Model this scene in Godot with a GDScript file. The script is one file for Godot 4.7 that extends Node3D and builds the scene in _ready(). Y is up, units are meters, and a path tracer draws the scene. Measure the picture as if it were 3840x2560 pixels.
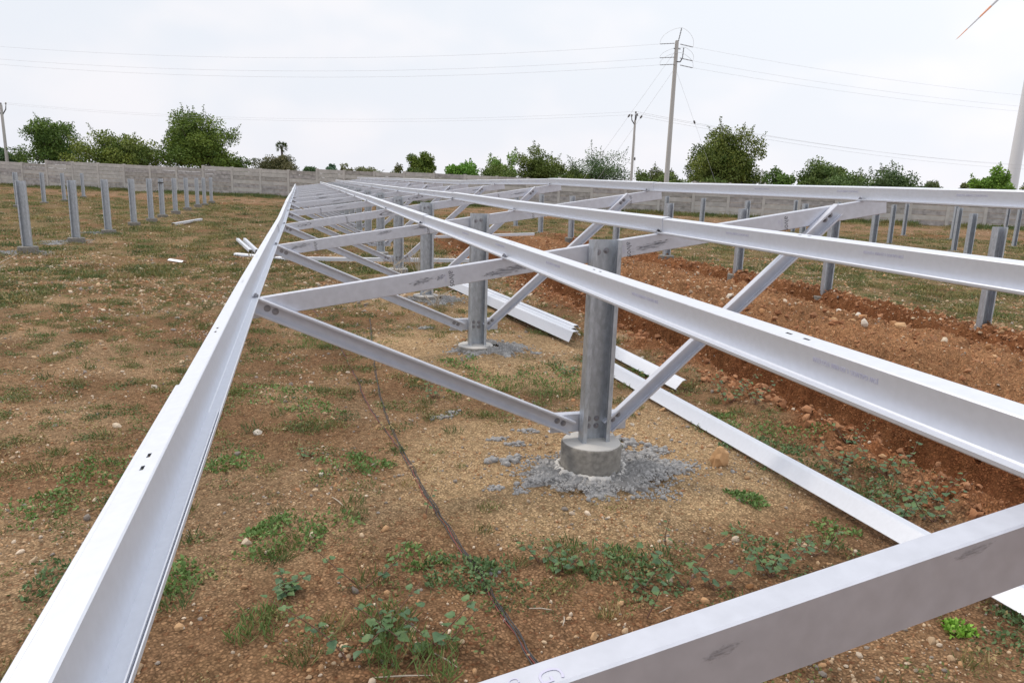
extends Node3D
# A row of bolted steel frames for solar panels on a walled field under a white sky.

const TAU_T := 0.1574                     # slope of the panel plane
const C0 := 1.3604                        # height of that plane over the origin, along its normal
var U := Vector3(cos(TAU_T), sin(TAU_T), 0)
var N := Vector3(-sin(TAU_T), cos(TAU_T), 0)
const DL := [0.0, 0.0, -0.004, -0.008, 0.02, 0.042, 0.042, 0.042, 0.03, 0.03, 0.036, 0.036, 0.03, 0.036, 0.036, 0.036]
const DR := [-0.008, 0.0, -0.002, 0.025, 0.0, -0.034, -0.037, -0.022, -0.02, -0.02, -0.03, -0.02, -0.02, -0.02, -0.02, -0.02]
const ORD := ["first", "second", "third", "fourth", "fifth", "sixth", "seventh", "eighth", "ninth", "tenth", "eleventh", "twelfth", "thirteenth", "fourteenth", "fifteenth", "sixteenth", "seventeenth", "eighteenth"]

var M := {}
var rng := RandomNumberGenerator.new()
var n_low := FastNoiseLite.new()
var n_mid := FastNoiseLite.new()
var n_fine := FastNoiseLite.new()
var n_edge := FastNoiseLite.new()
var n_patch := FastNoiseLite.new()
var taken := {}
var bolt_mesh: Mesh
var round_leaf := []

func _ready() -> void:
	rng.seed = 11
	# ---- camera
	var cam := Camera3D.new()
	cam.name = "camera"
	cam.position = Vector3(-1.6164, 1.675, 0.7892)
	cam.rotation_order = EULER_ORDER_YXZ
	cam.rotation = Vector3(-0.2144, -0.2844, 0.0332)
	cam.fov = 50.25
	cam.near = 0.05
	cam.far = 3000.0
	add_child(cam)
	cam.current = true
	# ---- sky and light
	var env := Environment.new()
	env.background_mode = Environment.BG_SKY
	var sky := Sky.new()
	var pano := PanoramaSkyMaterial.new()
	pano.panorama = ImageTexture.create_from_image(sky_image())
	sky.sky_material = pano
	env.sky = sky
	env.tonemap_mode = Environment.TONE_MAPPER_LINEAR
	env.tonemap_exposure = 1.25
	env.sdfgi_enabled = true
	env.ssao_enabled = true
	env.ssil_enabled = true
	var we := WorldEnvironment.new()
	we.name = "world"
	we.environment = env
	add_child(we)
	var sun := DirectionalLight3D.new()
	sun.name = "sun"
	sun.light_energy = 0.5
	sun.light_color = Color(1.0, 0.95, 0.88)
	sun.light_angular_distance = 10.0
	sun.shadow_enabled = true
	add_child(sun)
	sun.look_at_from_position(Vector3(-12, 22, -8), Vector3.ZERO, Vector3.UP)

	setup_noise()
	setup_materials()
	setup_shared()
	# ---- setting
	build_ground()
	build_wall()
	# ---- the row and the field posts
	for k in 15:
		build_frame(k)
	build_purlins()
	build_field_posts()
	build_loose_steel()
	# ---- far things
	build_trees()
	build_power()
	build_turbine()
	# ---- ground details
	build_mortar()
	build_cables()
	build_rocks()
	build_weeds()
	scatter_stuff()
	tell_apart()


func tell_apart() -> void:
	# things that still share a label are told apart by how near they stand
	var same := {}
	for c in get_children():
		if c.has_meta("label") and not c.has_meta("kind"):
			var l: String = c.get_meta("label")
			if not same.has(l):
				same[l] = []
			same[l].append(c)
	var eye := Vector3(-1.6164, 1.675, 0.7892)
	for l in same:
		if same[l].size() > 1 and same[l].size() <= ORD.size():
			same[l].sort_custom(func(a, b): return a.position.distance_to(eye) < b.position.distance_to(eye))
			for i in same[l].size():
				same[l][i].set_meta("label", ("nearest " if i == 0 else ORD[i] + "-nearest ") + l)


# ------------------------------------------------------------------ sky
func sky_image() -> Image:
	var w := 1024
	var h := 512
	var im := Image.create(w, h, false, Image.FORMAT_RGBF)
	var cl := FastNoiseLite.new()
	cl.seed = 5
	cl.frequency = 1.6
	cl.fractal_octaves = 5
	cl.domain_warp_enabled = true
	cl.domain_warp_amplitude = 0.25
	var sd := Vector3(-12, 22, -8).normalized()
	for j in h:
		var el := PI * (0.5 - (j + 0.5) / h)
		for i in w:
			var az := TAU * (i + 0.5) / w
			# Godot panorama: u = atan2(x, -z) / TAU + 0.5
			var a := az - PI
			var d := Vector3(sin(a) * cos(el), sin(el), -cos(a) * cos(el))
			var c := Color(0.80, 0.815, 0.885)
			var toward := clampf(d.dot(sd), -1, 1)
			var glow := exp(-pow(acos(toward) / 0.95, 2.0))
			var y := maxf(d.y, 0.0)
			var p := d / (y + 0.35)
			var cloud := cl.get_noise_3d(p.x, p.y * 0.4, p.z)
			var veil := smoothstep(-0.25, 0.45, cloud)
			c = Color(0.755, 0.80, 0.865).lerp(Color(0.87, 0.865, 0.895), veil)
			c = c.lerp(Color(0.81, 0.80, 0.85), exp(-y * 9.0) * 0.7)
			c = c.lerp(Color(1.0, 0.995, 0.99), glow * 0.8)
			c *= 0.87 * (1.0 + 0.5 * glow)
			im.set_pixel(i, j, c)
	return im


# ------------------------------------------------------------------ noise, materials
func mk_noise(n: FastNoiseLite, sd: int, fr: float, oct: int) -> void:
	n.seed = sd
	n.noise_type = FastNoiseLite.TYPE_SIMPLEX_SMOOTH
	n.frequency = fr
	n.fractal_octaves = oct

func setup_noise() -> void:
	mk_noise(n_low, 1, 0.22, 3)
	mk_noise(n_mid, 2, 1.7, 3)
	mk_noise(n_fine, 3, 7.0, 4)
	mk_noise(n_edge, 4, 0.9, 3)
	mk_noise(n_patch, 9, 0.55, 4)

func noise_bytes(type: int, freq: float, sd: int, size: int, oct := 1, ret := FastNoiseLite.RETURN_DISTANCE) -> PackedByteArray:
	var n := FastNoiseLite.new()
	n.noise_type = type
	n.seed = sd
	n.frequency = freq
	n.fractal_type = FastNoiseLite.FRACTAL_FBM if oct > 1 else FastNoiseLite.FRACTAL_NONE
	n.fractal_octaves = oct
	n.cellular_return_type = ret
	n.cellular_jitter = 1.0
	var im := n.get_seamless_image(size, size, false, false, 0.12)
	im.convert(Image.FORMAT_L8)
	return im.get_data()

func tex_from(bytes: PackedByteArray, size: int, mip := true) -> ImageTexture:
	var im := Image.create_from_data(size, size, false, Image.FORMAT_RGB8, bytes)
	if mip:
		im.generate_mipmaps()
	return ImageTexture.create_from_image(im)

func normal_from(bytes: PackedByteArray, size: int, depth: float) -> ImageTexture:
	var im := Image.create_from_data(size, size, false, Image.FORMAT_L8, bytes)
	im.convert(Image.FORMAT_RGBA8)
	im.bump_map_to_normal_map(depth)
	return ImageTexture.create_from_image(im)

func mat(nm: String, c: Color, rough: float, metal := 0.0) -> StandardMaterial3D:
	var m := StandardMaterial3D.new()
	m.resource_name = nm
	m.albedo_color = c.linear_to_srgb()
	m.roughness = rough
	m.metallic = metal
	M[nm] = m
	return m

func grain_tex(size: int, f1: float, f2: float, sd: int) -> Array:
	# gravelly soil: cells of their own tone with dark joints, over broader mottling
	var cell := noise_bytes(FastNoiseLite.TYPE_CELLULAR, f1, sd, size, 1, FastNoiseLite.RETURN_CELL_VALUE)
	var dist := noise_bytes(FastNoiseLite.TYPE_CELLULAR, f1, sd, size, 1, FastNoiseLite.RETURN_DISTANCE2_SUB)
	var cell2 := noise_bytes(FastNoiseLite.TYPE_CELLULAR, f1 * 2.3, sd + 5, size, 1, FastNoiseLite.RETURN_CELL_VALUE)
	var soft := noise_bytes(FastNoiseLite.TYPE_SIMPLEX_SMOOTH, f2, sd + 1, size, 5)
	var out := PackedByteArray()
	out.resize(size * size * 3)
	var bump := PackedByteArray()
	bump.resize(size * size)
	for i in size * size:
		var v := cell[i] / 255.0
		var e := clampf(dist[i] / 90.0, 0.0, 1.0)
		var s := soft[i] / 255.0
		var w := cell2[i] / 255.0
		var k := 0.79 + 0.30 * (w - 0.5) + 0.24 * (s - 0.5) - 0.16 * (1.0 - e) * (0.5 + w)
		var r := k
		var g := k
		var b := k
		if v > 0.6:
			var t := (v - 0.6) * 2.0 * e
			r += t * 0.24
			g += t * 0.24
			b += t * 0.25
		elif v < 0.24:
			var t := (0.24 - v) * 1.8 * e
			r -= t * 0.18
			g -= t * 0.34
			b -= t * 0.38
		out[i * 3] = int(clampf(r, 0.05, 1.0) * 255)
		out[i * 3 + 1] = int(clampf(g, 0.05, 1.0) * 255)
		out[i * 3 + 2] = int(clampf(b, 0.05, 1.0) * 255)
		bump[i] = int(clampf(0.35 * e * absf(v - 0.4) * 2.0 + 0.3 * w * 0.5 + 0.5 * s, 0, 1) * 255)
	return [tex_from(out, size), normal_from(bump, size, 5.0)]

func tint_tex(size: int, freq: float, sd: int, lo: float, hi: float, oct := 4, warm := 0.0, stretch := 1) -> ImageTexture:
	var b := noise_bytes(FastNoiseLite.TYPE_SIMPLEX_SMOOTH, freq, sd, size, oct)
	var out := PackedByteArray()
	out.resize(size * size * 3)
	for j in size:
		for i in size:
			var v := lerpf(lo, hi, b[(j * stretch % size) * size + i] / 255.0)
			var o := (j * size + i) * 3
			out[o] = int(clampf(v * (1.0 + warm), 0, 1) * 255)
			out[o + 1] = int(clampf(v, 0, 1) * 255)
			out[o + 2] = int(clampf(v * (1.0 - warm), 0, 1) * 255)
	return tex_from(out, size)

func setup_materials() -> void:
	var g := grain_tex(1024, 0.07, 0.02, 21)
	var soil := mat("soil", Color(1, 1, 1), 1.0)
	soil.vertex_color_use_as_albedo = true
	soil.albedo_texture = g[0]
	soil.normal_enabled = true
	soil.normal_texture = g[1]
	soil.normal_scale = 1.6
	soil.uv1_triplanar = true
	soil.uv1_world_triplanar = true
	soil.uv1_triplanar_sharpness = 4.0
	soil.uv1_scale = Vector3(0.8, 0.8, 0.8)
	soil.metallic_specular = 0.15
	soil.detail_enabled = true
	soil.detail_blend_mode = BaseMaterial3D.BLEND_MODE_MUL
	soil.detail_albedo = tint_tex(512, 0.012, 31, 0.80, 1.0, 5, 0.02)
	soil.detail_uv_layer = BaseMaterial3D.DETAIL_UV_2
	soil.uv2_scale = Vector3(0.11, 0.11, 0.11)

	var spangle := tint_tex(512, 0.05, 41, 0.965, 1.0, 5)
	var zinc := mat("zinc", Color(0.665, 0.695, 0.77), 0.48, 0.48)   # bright zinc-aluminium coated sheet
	zinc.albedo_texture = spangle
	zinc.uv1_triplanar = true
	zinc.uv1_scale = Vector3(1.4, 1.4, 1.4)
	zinc.roughness_texture = tint_tex(256, 0.03, 43, 0.9, 1.0, 4)
	var dull := mat("dull_zinc", Color(0.60, 0.62, 0.695), 0.46, 0.6)   # greyer sheet of the rafters and braces
	dull.albedo_texture = tint_tex(512, 0.03, 47, 0.94, 1.0, 5)
	dull.uv1_triplanar = true
	dull.uv1_scale = Vector3(1.2, 1.2, 1.2)
	dull.roughness_texture = zinc.roughness_texture
	var galv := mat("galvanized", Color(0.55, 0.59, 0.65), 0.46, 0.68)  # hot-dip galvanized posts
	var cellg := noise_bytes(FastNoiseLite.TYPE_CELLULAR, 0.06, 45, 512, 1, FastNoiseLite.RETURN_CELL_VALUE)
	var softg := noise_bytes(FastNoiseLite.TYPE_SIMPLEX_SMOOTH, 0.018, 46, 512, 5)
	var gb := PackedByteArray()
	gb.resize(512 * 512 * 3)
	for i in 512 * 512:
		var v := int(clampf(0.85 + 0.08 * cellg[i] / 255.0 + 0.12 * (softg[i] / 255.0 - 0.4), 0, 1) * 255)
		gb[i * 3] = v
		gb[i * 3 + 1] = v
		gb[i * 3 + 2] = v
	galv.albedo_texture = tex_from(gb, 512)
	galv.uv1_triplanar = true
	galv.uv1_scale = Vector3(2.6, 1.3, 2.6)
	mat("bolt", Color(0.30, 0.30, 0.33), 0.4, 0.7)
	mat("ink", Color(0.05, 0.05, 0.065), 0.7)
	mat("lilac_ink", Color(0.47, 0.47, 0.60), 0.7)
	for i in 6:
		var sm := mat(["smudge", "scribble", "faint_smudge", "smudge1", "smudge2", "smudge3"][i], Color(0.055, 0.055, 0.07), 0.8)
		sm.albedo_texture = smear_tex(60 + i * 7, 1 if i == 1 else 0)
		sm.albedo_color = Color(1, 1, 1) if i < 2 else Color(1.0, 1.0, 1.0, 0.45 if i == 2 else 0.75)
		sm.transparency = BaseMaterial3D.TRANSPARENCY_ALPHA
	var conc := mat("concrete", Color(0.40, 0.39, 0.37), 0.95)
	conc.albedo_texture = tint_tex(512, 0.016, 51, 0.66, 1.0, 6, 0.01)
	conc.uv1_triplanar = true
	conc.uv1_scale = Vector3(2, 2, 2)
	for i in 4:
		var wc: Color = [Color(0.53, 0.505, 0.485), Color(0.49, 0.47, 0.455), Color(0.56, 0.535, 0.51), Color(0.52, 0.50, 0.505)][i]
		var wm := mat("wall%d" % i, wc, 0.95)
		wm.albedo_texture = M["concrete"].albedo_texture if i % 2 else tint_tex(256, 0.02, 55 + i, 0.82, 1.0, 5)
		wm.uv1_triplanar = true
		wm.uv1_world_triplanar = true
		wm.uv1_scale = Vector3(0.35, 0.35, 0.35)
	var mortar := mat("mortar", Color(0.44, 0.435, 0.44), 1.0)
	mortar.albedo_texture = tint_tex(256, 0.05, 57, 0.65, 1.0, 5)
	mortar.uv1_triplanar = true
	mortar.uv1_scale = Vector3(3, 3, 3)
	var fc := mat("footing", Color(0.27, 0.26, 0.245), 0.95)
	fc.albedo_texture = M["concrete"].albedo_texture
	fc.uv1_triplanar = true
	fc.uv1_scale = Vector3(3, 3, 3)
	mat("pale_grey", Color(0.47, 0.46, 0.45), 1.0)
	var stone := mat("stone", Color(1, 1, 1), 0.95)
	stone.vertex_color_use_as_albedo = true
	stone.albedo_texture = tint_tex(256, 0.04, 58, 0.8, 1.0, 5, 0.02)
	stone.uv1_triplanar = true
	stone.uv1_scale = Vector3(6, 6, 6)
	var leaf := mat("leaf", Color(1, 1, 1), 0.6)
	leaf.vertex_color_use_as_albedo = true
	leaf.metallic_specular = 0.35
	leaf.backlight_enabled = true
	leaf.backlight = Color(0.45, 0.5, 0.3)
	leaf.cull_mode = BaseMaterial3D.CULL_DISABLED
	for i in 3:
		var wl := mat("weed_leaf%d" % i, [Color(0.11, 0.21, 0.075), Color(0.14, 0.24, 0.08), Color(0.09, 0.18, 0.08)][i], 0.55)
		wl.albedo_texture = tint_tex(64, 0.05, 70 + i, 0.7, 1.0, 3)
		wl.uv1_triplanar = true
		wl.uv1_scale = Vector3(12, 12, 12)
		wl.backlight_enabled = true
		wl.backlight = Color(0.4, 0.45, 0.3)
		wl.cull_mode = BaseMaterial3D.CULL_DISABLED
	mat("stem", Color(0.16, 0.085, 0.06), 0.8)
	var bark := mat("bark", Color(0.13, 0.10, 0.08), 0.95)
	bark.albedo_texture = tint_tex(128, 0.05, 73, 0.5, 1.0, 4)
	bark.uv1_triplanar = true
	mat("pole_concrete", Color(0.42, 0.41, 0.40), 0.9)
	mat("porcelain", Color(0.10, 0.09, 0.09), 0.3)
	mat("wire", Color(0.5, 0.5, 0.53), 0.6, 0.2)
	mat("iron", Color(0.12, 0.12, 0.13), 0.6, 0.5)
	mat("turbine_white", Color(0.62, 0.635, 0.68), 0.4)
	mat("hazed_orange", Color(0.86, 0.42, 0.27), 0.5)  # band orange made paler, distance haze mixed into its colour
	mat("black_cable", Color(0.045, 0.045, 0.05), 0.6)
	mat("red_cable", Color(0.20, 0.05, 0.045), 0.6)
	mat("twig", Color(0.42, 0.37, 0.31), 0.9)

func smear_tex(sd: int, kind: int) -> ImageTexture:
	# black marker rubbed over steel: ragged streaks (0) or a ring of pen strokes with a filled middle (1)
	var w := 256
	var h := 96
	var im := Image.create(w, h, false, Image.FORMAT_RGBA8)
	var n := FastNoiseLite.new()
	n.seed = sd
	n.frequency = 0.05
	n.fractal_octaves = 3
	for j in h:
		for i in w:
			var x := (i + 0.5) / w * 2.0 - 1.0
			var y := (j + 0.5) / h * 2.0 - 1.0
			var streak := n.get_noise_2d(i * 0.22, j * 1.3)
			var rag := n.get_noise_2d(i * 0.5 + 400, j * 0.9)
			var a := 0.0
			if kind == 0:
				var r := x * x * 1.1 + pow(y + 0.35 * x, 2.0) * 1.9
				a = smoothstep(1.05, 0.1, r + rag * 1.0) * (0.25 + 0.75 * smoothstep(-0.35, 0.45, streak)) * 0.7
			else:
				var r2 := sqrt(x * x + pow((y + 0.25 * x) * 1.25, 2.0))
				a = smoothstep(0.09, 0.03, absf(r2 - 0.82 + rag * 0.08)) * 0.6
				var inner := pow(x / 0.5, 2.0) + pow((y + 0.25 * x) / 0.34, 2.0)
				a = maxf(a, smoothstep(1.0, 0.4, inner + rag) * smoothstep(-0.2, 0.3, streak + 0.1) * 0.8)
			im.set_pixel(i, j, Color(0.24, 0.24, 0.27, clampf(a, 0, 1)))
	im.generate_mipmaps()
	return ImageTexture.create_from_image(im)


# ------------------------------------------------------------------ node helpers
func numbered(nm: String) -> String:
	var c: int = taken.get(nm, 0)
	taken[nm] = c + 1
	return nm if c == 0 else "%s_%03d" % [nm, c]

func thing(nm: String, label: String, cat: String, at := Vector3.ZERO, group := "", turn := 0.0) -> Node3D:
	var o := Node3D.new()
	o.name = numbered(nm)
	o.position = at
	o.rotation.y = turn
	add_child(o)
	o.set_meta("label", label)
	o.set_meta("category", cat)
	if group:
		o.set_meta("group", group)
	return o

func single(nm: String, mesh: Mesh, m: Material, label: String, cat: String, at := Vector3.ZERO, group := "") -> MeshInstance3D:
	var o := MeshInstance3D.new()
	o.name = numbered(nm)
	o.mesh = mesh
	o.material_override = m
	o.position = at
	add_child(o)
	o.set_meta("label", label)
	o.set_meta("category", cat)
	if group:
		o.set_meta("group", group)
	return o

func part(parent: Node3D, nm: String, mesh: Mesh, m: Material, t := Transform3D()) -> MeshInstance3D:
	var o := MeshInstance3D.new()
	o.name = nm
	o.mesh = mesh
	o.material_override = m
	o.transform = t
	parent.add_child(o, true)
	return o


# ------------------------------------------------------------------ mesh helpers
func sheet(pts: Array, t: float) -> PackedVector2Array:
	# closed outline of a bent sheet of thickness t whose outer face follows pts; bends are chamfered
	var p: Array = [pts[0]]
	for i in range(1, pts.size() - 1):
		var a: Vector2 = (pts[i - 1] - pts[i]).normalized()
		var b: Vector2 = (pts[i + 1] - pts[i]).normalized()
		p.append(pts[i] + a * absf(t) * 1.2)
		p.append(pts[i] + b * absf(t) * 1.2)
	p.append(pts[pts.size() - 1])
	var left := PackedVector2Array()
	var right := PackedVector2Array()
	for i in p.size():
		var d0: Vector2 = (p[i] - p[maxi(i - 1, 0)]).normalized()
		var d1: Vector2 = (p[mini(i + 1, p.size() - 1)] - p[i]).normalized()
		if i == 0:
			d0 = d1
		if i == p.size() - 1:
			d1 = d0
		var nn := (d0.orthogonal() + d1.orthogonal()).normalized()
		var k := t / maxf(nn.dot(d0.orthogonal()), 0.4)
		left.append(p[i])
		right.append(p[i] + nn * k)
	right.reverse()
	left.append_array(right)
	return left

func extrude(poly: PackedVector2Array, at: Array, a: Vector3, b: Vector3, skip := {}) -> ArrayMesh:
	# poly in the plane (a, b) swept through the stations in at; skip holds edge numbers left open between station i and i + 1
	var st := SurfaceTool.new()
	st.begin(Mesh.PRIMITIVE_TRIANGLES)
	var n := poly.size()
	var area := 0.0
	for i in n:
		area += poly[i].cross(poly[(i + 1) % n])
	var along: Vector3 = at[at.size() - 1] - at[0]
	var flip := (a.cross(b).dot(along) > 0.0) == (area > 0.0)
	for s in at.size() - 1:
		for i in n:
			if skip.has(Vector2i(i, s)):
				continue
			var j := (i + 1) % n
			var p0: Vector3 = at[s] + a * poly[i].x + b * poly[i].y
			var p1: Vector3 = at[s] + a * poly[j].x + b * poly[j].y
			var p2: Vector3 = at[s + 1] + a * poly[j].x + b * poly[j].y
			var p3: Vector3 = at[s + 1] + a * poly[i].x + b * poly[i].y
			quad(st, p0, p1, p2, p3, not flip)
	var tri := Geometry2D.triangulate_polygon(poly)
	for e in 2:
		var o: Vector3 = at[0] if e == 0 else at[at.size() - 1]
		var nrm := -along.normalized() if e == 0 else along.normalized()
		for t in range(0, tri.size(), 3):
			var q := []
			for v in 3:
				q.append(o + a * poly[tri[t + v]].x + b * poly[tri[t + v]].y)
			if (q[1] - q[0]).cross(q[2] - q[0]).dot(nrm) > 0:
				q = [q[0], q[2], q[1]]
			for v in 3:
				st.set_normal(nrm)
				st.add_vertex(q[v])
	return st.commit()

func quad(st: SurfaceTool, p0: Vector3, p1: Vector3, p2: Vector3, p3: Vector3, flip := false) -> void:
	# front faces run clockwise; p0..p3 counter-clockwise seen from outside unless flip
	var q := [p0, p3, p2, p0, p2, p1] if not flip else [p0, p1, p2, p0, p2, p3]
	var nrm: Vector3 = (q[2] - q[0]).cross(q[1] - q[0]).normalized()
	for v in q:
		st.set_normal(nrm)
		st.add_vertex(v)

func box_into(st: SurfaceTool, c: Vector3, s: Vector3, basis := Basis()) -> void:
	var h := s * 0.5
	var v := []
	for i in 8:
		v.append(c + basis * Vector3(h.x if i & 1 else -h.x, h.y if i & 2 else -h.y, h.z if i & 4 else -h.z))
	for f in [[0, 2, 3, 1], [4, 5, 7, 6], [0, 1, 5, 4], [2, 6, 7, 3], [0, 4, 6, 2], [1, 3, 7, 5]]:
		var nn: Vector3 = (v[f[1]] - v[f[0]]).cross(v[f[3]] - v[f[0]])
		var mid: Vector3 = (v[f[0]] + v[f[2]]) * 0.5 - c
		quad(st, v[f[0]], v[f[1]], v[f[2]], v[f[3]], nn.dot(mid) < 0)

func lathe(profile: Array, seg: int, wob := 0.0, sd := 0) -> ArrayMesh:
	# profile of (radius, y) from bottom to top, smooth round, creased between rows
	var st := SurfaceTool.new()
	st.begin(Mesh.PRIMITIVE_TRIANGLES)
	var nz := FastNoiseLite.new()
	nz.seed = sd
	nz.frequency = 1.2
	for r in profile.size() - 1:
		var p: Vector2 = profile[r]
		var q: Vector2 = profile[r + 1]
		var sl := (q - p).orthogonal().normalized() * -1.0
		for s in seg:
			var a0 := TAU * s / seg
			var a1 := TAU * (s + 1) / seg
			var vs := []
			for e in [[p, a0], [q, a0], [q, a1], [p, a1]]:
				var pt: Vector2 = e[0]
				var an: float = e[1]
				var k := 1.0 + wob * nz.get_noise_3d(cos(an) * 1.5, pt.y * 4.0, sin(an) * 1.5)
				vs.append([Vector3(cos(an) * pt.x * k, pt.y, sin(an) * pt.x * k), Vector3(cos(an) * -sl.x, -sl.y, sin(an) * -sl.x)])
			for i in [0, 2, 1, 0, 3, 2]:
				var nv: Vector3 = vs[i][1]
				st.set_normal(nv if nv.length() > 0.1 else Vector3.UP)
				st.add_vertex(vs[i][0])
	st.generate_normals() if wob > 0.0 else null
	return st.commit()

func tube_into(st: SurfaceTool, pts: Array, rad: Array, seg := 6) -> void:
	for i in pts.size() - 1:
		var d: Vector3 = (pts[i + 1] - pts[i]).normalized()
		var s := d.cross(Vector3.UP if absf(d.y) < 0.9 else Vector3.RIGHT).normalized()
		var t := s.cross(d)
		for k in seg:
			var a0 := TAU * k / seg
			var a1 := TAU * (k + 1) / seg
			var n0 := s * cos(a0) + t * sin(a0)
			var n1 := s * cos(a1) + t * sin(a1)
			var vs := [[pts[i] + n0 * rad[i], n0], [pts[i + 1] + n0 * rad[i + 1], n0], [pts[i + 1] + n1 * rad[i + 1], n1], [pts[i] + n1 * rad[i], n1]]
			for q in [0, 2, 1, 0, 3, 2]:
				st.set_normal(vs[q][1])
				st.add_vertex(vs[q][0])

func tube(pts: Array, rad: Array, seg := 6) -> ArrayMesh:
	var st := SurfaceTool.new()
	st.begin(Mesh.PRIMITIVE_TRIANGLES)
	tube_into(st, pts, rad, seg)
	return st.commit()

func rock_mesh(sd: int, sharp: float, sub := 1, smooth := 0.8) -> ArrayMesh:
	# a faceted lump from a subdivided octahedron, radius about 1
	var r := RandomNumberGenerator.new()
	r.seed = sd
	var tris := []
	var o := [Vector3.UP, Vector3.RIGHT, Vector3.FORWARD, Vector3.LEFT, Vector3.BACK, Vector3.DOWN]
	for f in [[0, 1, 2], [0, 2, 3], [0, 3, 4], [0, 4, 1], [5, 2, 1], [5, 3, 2], [5, 4, 3], [5, 1, 4]]:
		tris.append([o[f[0]], o[f[1]], o[f[2]]])
	for s in sub:
		var nx := []
		for t in tris:
			var a: Vector3 = ((t[0] + t[1]) * 0.5).normalized()
			var b: Vector3 = ((t[1] + t[2]) * 0.5).normalized()
			var c: Vector3 = ((t[2] + t[0]) * 0.5).normalized()
			nx.append_array([[t[0], a, c], [a, t[1], b], [c, b, t[2]], [a, b, c]])
		tris = nx
	var nz := FastNoiseLite.new()
	nz.seed = sd
	nz.frequency = 1.1
	nz.fractal_octaves = 2
	var cuts := []
	for i in 5:
		cuts.append([Vector3(r.randfn(), r.randfn(), r.randfn()).normalized(), r.randf_range(0.55, 0.85)])
	var st := SurfaceTool.new()
	st.begin(Mesh.PRIMITIVE_TRIANGLES)
	for t in tris:
		var q := []
		for v in t:
			var p: Vector3 = v * (1.0 + sharp * nz.get_noise_3dv(v * 1.3))
			for c in cuts:
				var over: float = p.dot(c[0]) - c[1]
				if over > 0:
					p -= c[0] * over * 0.85
			q.append(p)
		var nrm: Vector3 = (q[1] - q[0]).cross(q[2] - q[0]).normalized()
		if nrm.dot(q[0] + q[1] + q[2]) < 0:
			nrm = -nrm
		else:
			q = [q[0], q[2], q[1]]
		for v in q:
			st.set_normal((nrm + v.normalized() * smooth).normalized())
			st.add_vertex(v)
	return st.commit()

func quads_mesh(pos: PackedVector3Array, nrm: PackedVector3Array, col: PackedColorArray) -> ArrayMesh:
	# four corners a quad
	var idx := PackedInt32Array()
	var nq := pos.size() / 4
	idx.resize(nq * 6)
	for i in nq:
		var b := i * 4
		var o := i * 6
		idx[o] = b
		idx[o + 1] = b + 2
		idx[o + 2] = b + 1
		idx[o + 3] = b
		idx[o + 4] = b + 3
		idx[o + 5] = b + 2
	var a := []
	a.resize(Mesh.ARRAY_MAX)
	a[Mesh.ARRAY_VERTEX] = pos
	a[Mesh.ARRAY_NORMAL] = nrm
	a[Mesh.ARRAY_COLOR] = col
	a[Mesh.ARRAY_INDEX] = idx
	var m := ArrayMesh.new()
	m.add_surface_from_arrays(Mesh.PRIMITIVE_TRIANGLES, a)
	return m

func add_leaf(pos: PackedVector3Array, nrm: PackedVector3Array, col: PackedColorArray, c: Vector3, d: Vector3, up: Vector3, l: float, w: float, tint: Color) -> void:
	var s := d.cross(up).normalized() * w * 0.5
	var n := s.cross(d).normalized()
	pos.append_array([c, c + d * l * 0.5 + s, c + d * l, c + d * l * 0.5 - s])
	for i in 4:
		nrm.append(n)
		col.append(tint)

func rdir() -> Vector3:
	return Vector3(rng.randfn(), rng.randfn(), rng.randfn()).normalized()

func setup_shared() -> void:
	# a bolt: washer and hexagon head along +z
	var st := SurfaceTool.new()
	st.begin(Mesh.PRIMITIVE_TRIANGLES)
	for ring in [[0.017, 0.0, 0.003, 14], [0.0115, 0.003, 0.011, 6], [0.006, 0.011, 0.017, 8]]:
		for s in ring[3]:
			var a0: float = TAU * s / ring[3]
			var a1: float = TAU * (s + 1) / ring[3]
			var p: Vector3 = Vector3(cos(a0), sin(a0), 0) * ring[0]
			var q: Vector3 = Vector3(cos(a1), sin(a1), 0) * ring[0]
			var z0 := Vector3(0, 0, ring[1])
			var z1 := Vector3(0, 0, ring[2])
			quad(st, p + z0, q + z0, q + z1, p + z1)
			for v in [z1, q + z1, p + z1]:
				st.set_normal(Vector3(0, 0, 1))
				st.add_vertex(v)
	bolt_mesh = st.commit()
	# round pleated leaves along +z, with a folded midrib
	for v in 3:
		var s2 := SurfaceTool.new()
		s2.begin(Mesh.PRIMITIVE_TRIANGLES)
		var wd: float = [0.46, 0.36, 0.52][v]
		var rows := 6
		for r in rows:
			for side in [-1.0, 1.0]:
				var c := []
				for e in [[r, 0.0], [r, 1.0], [r + 1, 1.0], [r + 1, 0.0]]:
					var t: float = float(e[0]) / rows
					var half := wd * sin(PI * pow(t, 0.75)) * (1.0 + 0.10 * (int(e[0]) % 2))
					var x: float = side * e[1] * half
					c.append(Vector3(x, 0.20 * absf(x) + 0.03 * (int(e[0]) % 2) * e[1] - 0.30 * t * t, t))
				quad(s2, c[0], c[1], c[2], c[3], side > 0)
		round_leaf.append(s2.commit())


# ------------------------------------------------------------------ ground
func mound(x: float, z: float, cx: float, cz: float, rx: float, rz: float) -> float:
	return exp(-(pow((x - cx) / rx, 2.0) + pow((z - cz) / rz, 2.0)))

func pw(x: float, tab: Array) -> float:
	for i in tab.size() - 1:
		if x < tab[i + 1][0]:
			var t := clampf((x - tab[i][0]) / (tab[i + 1][0] - tab[i][0]), 0.0, 1.0)
			return lerpf(tab[i][1], tab[i + 1][1], t * t * (3.0 - 2.0 * t))
	return tab[tab.size() - 1][1]

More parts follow.
